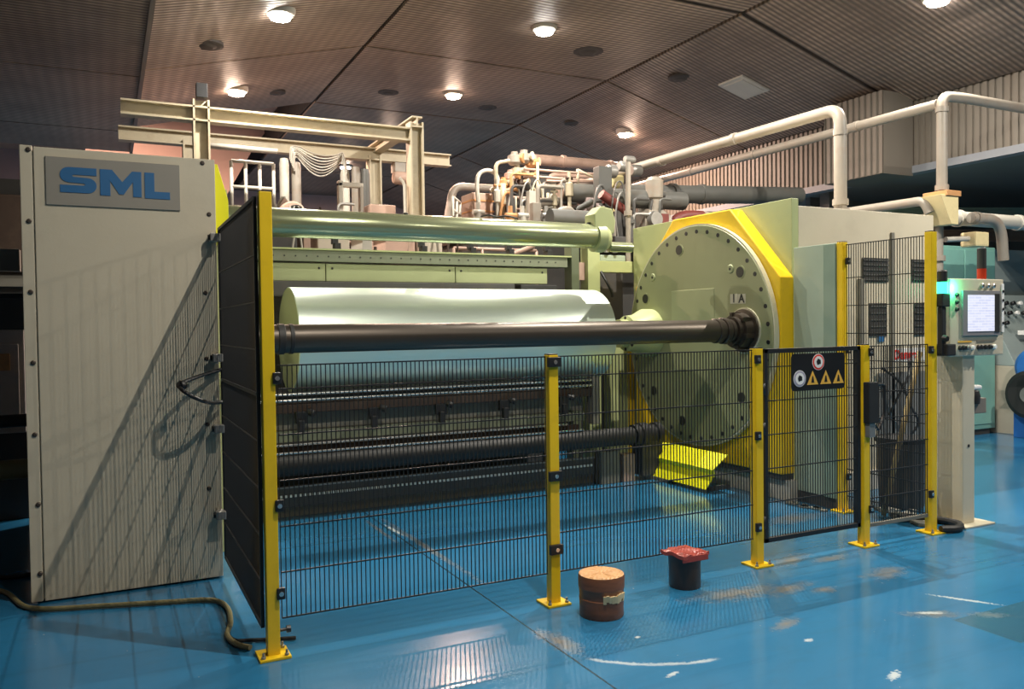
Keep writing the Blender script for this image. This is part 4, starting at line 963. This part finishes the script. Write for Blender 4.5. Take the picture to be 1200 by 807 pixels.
# vertical ducts and cable bundle
def vduct(px, m_, lab, top, bot, r=0.062, Y=11.0):
    t = thing('vertical_duct', lab, 'duct', (px, Y, bot))
    MB().lathe((px, Y, bot), (0, 0, top - bot), [(0, r), (0.3, r), (0.31, r * 1.3), (0.36, r * 1.3), (0.37, r), (0.93, r), (1, r * 0.8)], 18).build('duct_tube', m_, t)
    bx(px - r * 1.7, px + r * 1.7, Y - 0.16, Y + 0.1, bot + 0.12, bot + 0.42).build('junction_box', pinkm if m_ is whitem else m_, t, 0.01)
    return t
for p, m_, top, lab in [((2.154, 11.000, 3.680), whitem, 3.84, 'pale vertical duct at the left end of the cable bundle'), ((2.310, 11.000, 3.692), pipeg, 3.80, 'second vertical duct from the left under the gantry beam'),
                             ((2.966, 11.000, 3.739), whitem, 3.76, 'vertical duct just right of the cable bundle'), ((3.120, 11.000, 3.751), pipeg, 3.80, 'vertical duct in front of the far gantry column'), ((3.253, 11.000, 3.760), ductg, 3.78, 'dark slim vertical duct right of the cable bundle')]:
    vduct(p[0], m_, lab, top, 2.75)
cbn = thing('cable_bundle', 'sagging bundle of pale cables between the vertical ducts', 'cables', (2.6, 10.9, 3.4))
ca0, ca1 = (2.318, 10.850, 3.978), (2.906, 10.850, 3.937)
for k in range(8):
    z0 = ca0[2] - 0.018 * k; z1 = ca1[2] - 0.012 * k; d = 0.07 + 0.022 * k
    pts = [(ca0[0] - 0.12 + 0.01 * k, 10.84 + 0.01 * k, z0 - 0.18), (ca0[0] - 0.10 + 0.008 * k, 10.84 + 0.01 * k, z0 - 0.02)] + [(ca0[0] + (ca1[0] - ca0[0]) * i / 8, 10.84 + 0.012 * k, z0 + (z1 - z0) * i / 8 - d * math.sin(PI * i / 8)) for i in range(9)] + [(ca1[0] + 0.05, 10.86, z1 - 0.2)]
    MB().tube(smooth(pts, 4), 0.0095, 6).build('cable', whitem if k % 3 else pipeg, cbn)
# railing frames at the left background
def railing(name, X0, X1, Y, z0, zs, m_, lab, posts=4, dy=0.0):
    t = thing(name, lab, 'railing', ((X0 + X1) / 2, Y, z0))
    for i in range(posts):
        x = X0 + (X1 - X0) * i / (posts - 1); y = Y + dy * i / (posts - 1)
        MB().cyl((x, y, z0), (x, y, zs[-1]), 0.022, n=8).build('upright', m_, t)
    for z in zs: MB().cyl((X0, Y, z), (X1, Y + dy, z), 0.022, n=8).build('rail', m_, t)
    return t
railing('platform_railing', 1.46, 1.98, 10.8, 2.8, (3.15, 3.4, 3.72), whitem, 'white tube railing beside the SML cabinet top, in front of the pink wall', 4)
railing('platform_railing', 4.30, 4.62, 10.4, 2.78, (3.0, 3.2, 3.38), whitem, 'white tube railing at the left of the pinkish box tank', 3, 0.5)
# bulky pale machine blocks behind the guide roller
def block(name, lab, cat, parts, m0):
    t = thing(name, lab, cat, ((parts[0][0] + parts[0][1]) / 2, (parts[0][2] + parts[0][3]) / 2, parts[0][4]))
    for nm, *q in [('body',) + tuple(parts[0])] + [(p[0],) + tuple(p[1:]) for p in parts[1:]]:
        mm = q[6] if len(q) > 6 else m0
        bx(*q[:6]).build(nm, mm, t, 0.012)
    return t
fan = thing('blower_fan', 'round pale blower with dark grille behind the guide roller', 'fan', (2.45, 10.2, 2.7))
MB().lathe((2.10, 10.2, 3.0), (0, 0.3, 0), [(0, 0.15), (0.1, 0.17), (0.9, 0.17), (1, 0.15)], 28).build('scroll', pinkm, fan)
MB().lathe((2.13, 10.18, 3.0), (0, 0.02, 0), [(0, 0.12), (1, 0.12)], 24).build('inlet', rubber, fan)
for k in range(4): bx(2.05 + k * 0.05, 2.062 + k * 0.05, 10.165, 10.18, 2.9, 3.1).build('grille_bar', whitem, fan)
bx(1.9, 2.4, 10.2, 10.5, 1.9, 2.86).build('fan_foot', pinkm, fan, 0.01)
MB().prism([(1.75, 10.5, 2.7), (2.2, 10.5, 2.7), (2.2, 10.5, 3.1), (2.05, 10.5, 3.25)], (0, 0.3, 0)).build('chute', pinkm, fan)
block('pump_unit', 'pink tinted pump unit with upright frame left of the far gantry column', 'machine', [(2.75, 3.4, 10.4, 10.9, 2.7, 3.02), ('motor', 3.1, 3.45, 10.3, 10.6, 2.95, 3.2, pinkm), ('upright_frame', 2.72, 2.78, 10.4, 10.5, 2.9, 3.5, whitem), ('upright_frame', 3.0, 3.05, 10.4, 10.5, 2.9, 3.45, pipeg), ('frame_cap', 2.72, 3.05, 10.4, 10.5, 3.42, 3.48, whitem)], pinkm)
pipe('lamp_post', [(3.476, 10.000, 3.056), (3.471, 10.000, 3.438), (3.403, 10.000, 3.509)], 0.022, whitem, 'slim white bent pipe left of the near gantry column', 0.05, n=8)
block('machine_deck', 'dark raised machine deck behind the cross beam', 'platform', [(1.2, 5.6, 9.15, 11.4, 0.0, 1.82), ('deck_plate', 1.15, 5.65, 9.1, 11.45, 1.82, 1.9, darkin)], darkin)
# machinery seen in the slot under the guide roller
palec = mat('pale_case', (0.60, 0.52, 0.42), 0.5, dirt=0.2); salm = mat('salmon_case', (0.58, 0.38, 0.30), 0.5, dirt=0.3)
slot = [(1.55, 1.95, 'dark pump block', darkin), (2.02, 2.10, 'slim pink upright', pinkm), (2.18, 2.55, 'pale control case', palec), (2.7, 2.82, 'white valve body', whitem), (2.98, 3.35, 'salmon gear case', salm), (3.42, 3.7, 'light cream gear case', palec)]
for x0, x1, d_, m_ in slot:
    block('line_unit', d_ + ' seen in the slot between guide roller and cross beam', 'machine', [(x0, x1, 9.3, 9.8, 1.9, 2.68), ('top_flange', x0 - 0.03, x1 + 0.03, 9.28, 9.82, 2.66, 2.70, m_), ('side_valve', x0 + 0.02, x0 + 0.1, 9.2, 9.3, 2.3, 2.5, darkin)], m_)
lowr = railing('platform_railing', 3.85, 5.0, 9.3, 1.9, (2.42, 2.56), pinkm, 'low pinkish railing in the slot above the cross beam', 4)
MB().tube([(4.25, 9.27, 2.36), (4.95, 9.27, 2.62)], 0.03, 8).build('slanted_bar', pinkm, lowr)
block('process_block', 'long low pinkish process line block behind the winder', 'machine', [(1.2, 5.6, 12.2, 13.6, 0.0, 2.75), ('deck', 1.1, 5.8, 12.1, 13.8, 2.75, 2.82, darkin)], pinkm)

# right background cluster: tank, valves, drum, ducts
block('service_deck', 'dark service deck carrying tank, valves and drum behind the guide roller', 'platform', [(4.3, 6.9, 9.6, 11.5, 1.9, 2.72), ('deck_edge', 4.25, 6.95, 9.55, 11.55, 2.72, 2.78, brown)], darkin)
tk = thing('loop_hose_tank', 'pinkish box tank with looped white hose behind the guide roller', 'tank', (4.7, 10.9, 2.78))
ta, tb_ = (4.722, 10.700, 3.512), (5.059, 10.700, 3.532)
bx(ta[0], tb_[0], 10.7, 11.1, 2.78, ta[2]).build('tank_body', pinkm, tk, 0.02)
for z in (2.95, 3.1, 3.25, 3.4): bx(ta[0] - 0.01, tb_[0] + 0.01, 10.69, 11.11, z - 0.012, z + 0.012).build('rib', orangem, tk)
MB().tube(smooth([(4.781, 10.600, 3.319), (4.758, 10.600, 3.583), (4.787, 10.600, 3.742), (4.882, 10.600, 3.809), (5.002, 10.600, 3.805), (5.082, 10.600, 3.726), (5.067, 10.600, 3.615), (4.971, 10.600, 3.524)]), 0.03, 10).build('loop_hose', whitem, tk)
vc = thing('valve_cluster', 'rusty orange valve cluster with hoses under the far pipe', 'valves', (5.4, 10.7, 2.78))
for i_, (p, r) in enumerate([((5.177, 10.600, 3.659), .075), ((5.288, 10.600, 3.765), .085), ((5.400, 10.600, 3.846), .08), ((5.361, 10.600, 4.016), .10), ((5.514, 10.600, 4.053), .10), ((5.626, 10.600, 3.987), .085), ((5.147, 10.600, 3.535), .07), ((5.271, 10.600, 3.567), .06), ((5.453, 10.600, 3.690), .06), ((5.567, 10.600, 3.797), .06)]):
    x, y, z = p
    vb = MB().lathe((x, y, z - r), (0, 0, 2 * r), [(0, r * 0.6), (0.2, r), (0.7, r), (0.8, r * 0.5), (1, r * 0.5)], 16).build('valve_body', [orangem, pinkm, cream, pipeg, pipeg, orangem, cream, orangem, brown, pinkm][i_], vc)
    MB().lathe((x, y, z), (0.10, -0.10, 0), [(0, r * 0.5), (0.8, r * 0.5), (0.82, r * 0.7), (1, r * 0.7)], 12).build('actuator', orangem if i_ % 2 else cream, vb)
MB().tube(arcpath([(5.016, 10.500, 3.378), (5.010, 10.500, 3.909), (5.228, 10.500, 3.962)], 0.08), 0.028, 10).build('feed_pipe', cream, vc)
MB().tube(arcpath([(5.107, 10.500, 3.141), (5.114, 10.500, 3.626)], 0.08), 0.05, 10).build('stand', cream, vc)
fa, fb = (5.458, 10.900, 3.270), (6.226, 10.900, 3.894)
bx(fa[0], fb[0], 10.9, 11.1, 2.78, fb[2]).build('dark_frame', darkin, vc, 0.02)
for q in (((5.210, 10.450, 3.503), (5.373, 10.450, 3.428), (5.454, 10.450, 3.273), (5.396, 10.450, 3.111)), ((5.293, 10.450, 3.630), (5.457, 10.450, 3.519), (5.541, 10.450, 3.561), (5.626, 10.450, 3.664))):
    MB().tube(smooth(list(q)), 0.022, 8).build('black_hose', rubber, vc)
wr_ = thing('wire_ladder', 'pinkish rails and rungs of the service platform around the valves', 'railing', (5.6, 10.3, 2.78))
for a_, b_ in (((5.356, 10.300, 3.815), (6.915, 10.300, 3.828)), ((5.355, 10.300, 3.718), (6.914, 10.300, 3.725)), ((5.111, 10.200, 3.388), (5.793, 10.200, 3.392)), ((5.108, 10.200, 3.222), (6.364, 10.200, 3.225)), ((5.713, 10.300, 3.670), (6.581, 10.300, 3.716))):
    MB().cyl(a_, b_, 0.02, n=8).build('rail', pinkm, wr_)
for a_, b_ in (((5.550, 10.250, 3.917), (5.538, 10.250, 3.045)), ((5.711, 10.250, 3.492), (5.705, 10.250, 3.053)), ((6.244, 10.300, 3.880), (6.241, 10.300, 3.656)), ((6.962, 10.300, 3.908), (6.953, 10.300, 3.113)), ((5.164, 10.200, 3.403), (5.159, 10.200, 3.023)), ((6.244, 10.300, 3.868), (6.582, 10.300, 3.754))):
    MB().cyl(a_, b_, 0.022, n=8).build('upright', cream, wr_)
pipe('pink_main_duct', [(6.059, 11.300, 4.190), (7.061, 11.300, 4.200), (8.031, 11.300, 4.174)], 0.085, pinkm, 'thick pinkish duct running right from the orange valves to the vent pipe', 0.1, [((6.582, 11.300, 4.204), (1, 0, 0), 1.15), ((7.471, 11.300, 4.189), (1, 0, 0), 1.15)])
pipe('pink_feed_pipe', [(6.045, 10.900, 3.713), (6.136, 10.900, 3.888), (7.285, 10.900, 3.915)], 0.04, pinkm, 'thin pinkish pipe parallel below the thick pink duct', 0.08)
dr = thing('grey_drum', 'horizontal dark grey drum with pale round end behind the roller bearing', 'drum', (6.4, 10.0, 2.78))
d0 = (5.764, 10.000, 3.457)
MB().lathe(d0, (0.95, 0, 0.02), [(0, 0.13), (0.01, 0.14), (1, 0.14)], 32).build('drum_body', ductg, dr)
MB().lathe((d0[0] - 0.015, d0[1], d0[2]), (0.02, 0, 0), [(0, 0.128), (1, 0.128)], 32).build('drum_end', pinkm, dr)
d1 = (6.246, 9.850, 3.235)
bx(d1[0] - 0.13, d1[0] + 0.13, 9.85, 10.1, 2.78, d1[2] + 0.16).build('saddle', mat('saddle_pink', (0.36, 0.28, 0.27), 0.5), dr, 0.01)
pipe('elbow_duct', [(5.269, 9.900, 2.969), (5.286, 9.900, 3.273), (5.691, 9.900, 3.319)], 0.062, pipeg, 'grey elbow duct bending down left of the dark drum', 0.12)
pipe('elbow_duct', [(5.802, 9.700, 2.969), (5.777, 9.700, 3.190), (5.588, 9.700, 3.169), (5.478, 9.700, 2.978)], 0.05, pipeg, 'small grey hooked duct just above the roller bearing', 0.08)
pipe('elbow_duct', [(5.892, 9.800, 3.186), (6.173, 9.800, 3.332)], 0.045, ductg, 'short dark duct slanting up towards the drum saddle', 0.1)
ys = thing('yellow_ring_valve', 'pale yellow ring flange standing between drum and grey pipe', 'valve', (5.9, 9.4, 2.78))
y0_ = (6.288, 9.500, 3.214)
MB().lathe(y0_, (0.09, 0, 0), [(0, 0.17), (1, 0.17)], 28).build('ring_flange', mat('pale_yellow', (0.42, 0.36, 0.18), 0.5, dirt=0.3), ys)
MB().lathe((y0_[0] + 0.09, y0_[1], y0_[2]), (0.25, 0, 0), [(0, 0.10), (1, 0.09)], 20).build('ring_neck', pipeg, ys)
y1_ = (6.487, 9.600, 3.608)
bx(y1_[0] - 0.10, y1_[0] + 0.10, 9.6, 9.75, y1_[2] - 0.09, y1_[2] + 0.09).build('pale_actuator', mat('pale_yellow', (0.42, 0.36, 0.18)), ys, 0.03)
bx(y0_[0] - 0.05, y0_[0] + 0.2, 9.45, 9.7, 2.78, y0_[2] - 0.1).build('ring_stand', pipeg, ys)
# big ducts behind the disc frame
pipe('dark_duct', [(6.15, 9.0, 3.32), (9.3, 9.0, 3.48)], 0.125, ductg, 'long dark grey duct above the disc frame', 0.2, [((6.95, 9.0, 3.36), (1, 0, 0), 1.2), ((7.45, 9.0, 3.39), (1, 0, 0), 1.12)])
pipe('dark_duct', [(5.75, 8.7, 3.20), (6.9, 8.7, 3.22)], 0.12, ductg, 'short dark duct left of the flanged valve above the disc', 0.2)
pipe('red_elbow', [(6.55, 8.5, 2.70), (6.62, 8.5, 2.96), (6.85, 8.5, 3.0), (7.05, 8.5, 3.0)], 0.075, redh, 'dark red elbow hose just above the disc frame', 0.15)
pipe('pale_pipe', [(7.02, 8.5, 3.0), (8.9, 8.5, 3.06)], 0.07, pipeg, 'pale pipe continuing right from the dark red elbow', 0.1)
pipe('red_elbow', [(5.55, 8.6, 3.22), (5.95, 8.6, 3.0), (6.02, 8.6, 2.75)], 0.06, redh, 'dark red hose sloping down left of the flanged valve', 0.12)
fv = thing('flanged_valve', 'round grey flanged valve on top of the disc frame', 'valve', (6.45, 8.6, 2.75))
MB().lathe((6.12, 8.6, 2.90), (0.42, 0, 0), [(0, 0.13), (0.15, 0.13), (0.2, 0.17), (0.8, 0.17), (0.85, 0.13), (1, 0.13)], 24).build('valve_body', pipeg, fv)
MB().lathe((6.36, 8.6, 3.0), (0, 0, 0.48), [(0, 0.08), (0.4, 0.08), (0.45, 0.11), (0.9, 0.115), (1, 0.08)], 20).build('bonnet', pipeg, fv)
MB().lathe((6.25, 8.4, 2.92), (0, 0.06, 0), [(0, 0.09), (1, 0.11)], 20).build('cover', dsteel, fv)
bx(6.05, 6.6, 8.5, 8.7, 2.70, 2.76).build('foot', redh, fv, 0.01)
mc = thing('motor_cluster', 'small grey motors and fittings above the disc frame left corner', 'machine', (6.0, 9.0, 3.3))
for x, z, r in ((5.95, 3.62, .09), (6.15, 3.70, .07), (6.35, 3.66, .08), (6.25, 3.80, .05)):
    MB().lathe((x, 9.1, z), (0.16, 0, 0), [(0, r * .8), (0.15, r), (0.85, r), (1, r * .7)], 16).build('motor', dsteel, mc)
bx(5.78, 5.98, 9.0, 9.15, 3.2, 3.66).build('gear_case', ductg, mc, 0.01)
pipe('slim_pipe', [(5.52, 7.98, 2.2), (5.52, 7.98, 2.92), (5.53, 7.98, 3.5)], 0.03, pipeg, 'slim pale pipe rising at the left corner of the disc frame', 0.05, [((5.52, 7.98, 2.9), (0, 0, 1), 1.6)], n=10)
pipe('dark_duct', [(4.7, 8.4, 2.86), (5.5, 8.4, 2.86)], 0.11, ductg, 'dark horizontal duct behind the roller bearing cap', 0.1)
block('duct_table', 'dark steel table under the ducts behind the disc frame', 'table', [(5.9, 8.0, 8.9, 9.4, 0.0, 2.6), ('top_shelf', 5.6, 8.2, 8.4, 9.5, 2.6, 2.68, darkin)], darkin)
# small fittings among the clutter
for p, m_, lab in [((4.362, 9.700, 3.106), pipeg, 'grey cross fitting in front of the pinkish box tank'), ((4.832, 9.700, 3.085), orangem, 'rusty cross fitting left of the grey elbow duct'), ((5.010, 9.700, 3.094), whitem, 'pale cross fitting just left of the grey elbow duct'),
                   ((5.374, 9.700, 3.112), dsteel, 'dark cross fitting between the two grey elbow ducts'), ((6.375, 8.900, 3.194), whitem, 'pale cross fitting left of the flanged valve'), ((6.541, 8.900, 3.316), dsteel, 'dark cross fitting above the red hose by the flanged valve')]:
    x, y, z = p
    t = thing('pipe_fitting', lab, 'fitting', (x, y, z - 0.35))
    MB().lathe((x, y, z - 0.35), (0, 0, 0.45), [(0, 0.03), (0.5, 0.03), (0.52, 0.055), (0.7, 0.055), (0.72, 0.03), (1, 0.03)], 12).build('stem', m_, t)
    MB().lathe((x - 0.08, y - 0.02, z - 0.03), (0.16, 0, 0), [(0, 0.035), (1, 0.035)], 10).build('cross', m_, t)

def manifold(name, lab, b, n, seed, mats_, r0=0.012, r1=0.03):
    rnd = random.Random(seed); x0, x1, y0, y1, z0, z1 = b
    t = thing(name, lab, 'pipework', ((x0 + x1) / 2, (y0 + y1) / 2, z0))
    for k in range(n):
        x, y, z = rnd.uniform(x0, x1), rnd.uniform(y0, y1), rnd.uniform(z0 + 0.35 * (z1 - z0), z1)
        m_ = rnd.choice(mats_); r = rnd.uniform(r0, r1); q = k % 4
        if q == 0: MB().tube(arcpath([(x, y, z0), (x, y, z), (min(x1, x + rnd.uniform(.1, .4)), y, z)], 0.07, 4), r, 8).build('bent_pipe', m_, t)
        elif q == 1: MB().tube(smooth([(x, y, z0), (x - .05, y - .03, (z0 + z) / 2), (x + .04, y, z), (x + .14, y, z - .03), (x + .2, y, z0 + .1)], 5), r * 0.7, 7).build('looped_hose', m_, t)
        elif q == 2:
            v = MB().lathe((x, y, z0), (0, 0, z - z0), [(0, r), (0.62, r), (0.64, r * 2.1), (0.82, r * 2.1), (0.84, r), (1, r)], 10).build('riser', m_, t)
            MB().lathe((x - 0.05, y, z0 + 0.9 * (z - z0)), (0.1, 0, 0), [(0, r * .9), (1, r * .9)], 8).build('hand_lever', rnd.choice(mats_), v)
        else: bx(x - r * 2, x + r * 2.4, y - .05, y + .05, z0, z0 + 0.7 * (z - z0)).build('valve_box', m_, t, 0.006)
    return t
MM = [pipeg, pinkm, brown, orangem, darkin, cream, whitem, dsteel]
manifold('pipe_manifold', 'dense pipework of hoses and valves left of the dark drum', (5.0, 6.0, 9.75, 10.5, 2.78, 3.75), 40, 3, MM)
manifold('pipe_manifold', 'dense dark pipework around the flanged valve above the disc', (5.6, 6.5, 8.35, 8.95, 2.68, 3.35), 32, 5, [dsteel, ductg, darkin, pipeg, redh, brown])
manifold('pipe_manifold', 'pink tinted pipework below the sagging cables', (1.95, 3.4, 10.3, 10.75, 1.9, 3.25), 30, 8, [pinkm, pipeg, whitem, brown, dsteel])
manifold('pipe_manifold', 'small hoses and valves filling the slot above the cross beam', (1.4, 3.9, 8.9, 9.15, 0.0, 2.72), 36, 13, [pinkm, darkin, whitem, cream, dsteel, brown])
# ------------------------------------------------------------------ left edge background
lb = thing('pale_machine_block', 'pale machine case at the far left edge behind the SML cabinet', 'machine', (-0.9, 8.2, 0))
bx(-1.5, -0.62, 8.0, 8.8, 0.75, 1.62).build('case', mat('case_pinkish', (0.46, 0.40, 0.36), 0.5, dirt=0.2), lb, 0.01)
bx(-1.45, -0.66, 7.97, 8.0, 0.85, 1.5).build('case_door', mat('case_pinkish', (0.46, 0.40, 0.36)), lb, 0.005)
bx(-0.80, -0.72, 7.94, 7.99, 1.28, 1.42).build('latch', orangem, lb)
bx(-1.5, -0.62, 8.1, 8.8, 0.0, 0.75).build('undercarriage', darkin, lb, 0.01)
bx(-1.5, -0.6, 8.0, 8.8, 1.62, 1.92).build('top_case', darkin, lb, 0.02)
bar('pale_rail', -3.0, -0.62, 7.8, 7.95, 2.10, 2.28, greyb, 'pale horizontal rail at the left edge above the machine case', 'rail')
bar('black_rail', -3.0, -0.45, 7.4, 7.46, 1.86, 1.90, rubber, 'thin black rail at the left edge just above the pale case', 'rail')
pipe('olive_pipe', [(-3.0, 7.2, 0.56), (-0.45, 7.2, 0.56)], 0.075, hosem, 'olive pipe low at the left edge behind the SML cabinet', 0.1)
pipe('black_pipe', [(-3.0, 7.3, 0.90), (-0.45, 7.3, 0.92)], 0.05, rubber, 'black pipe at the left edge above the olive pipe', 0.1)
dk = thing('dark_press', 'dark bulky press filling the left edge behind the SML cabinet', 'machine', (-2.2, 11.2, 0))
bx(-3.8, -0.3, 10.6, 12.2, 0, 3.3).build('press_body', darkin, dk, 0.02)
bx(-1.3, -0.5, 10.4, 10.6, 2.3, 3.1).build('press_cover', brown, dk, 0.02)
for z in (1.2, 2.1): bx(-2.4, -0.7, 10.45, 10.6, z, z + 0.12).build('press_rail', greyb, dk)
MB().ibeam((-1.35, 9.0, 0), (-1.0, 9.0, 4.7), 0.16, 0.16, 0.02, (1, 0, 0)).build('steel_column', dsteel, None, 0, 'dim steel column at the left edge reaching the soffit', 'column')
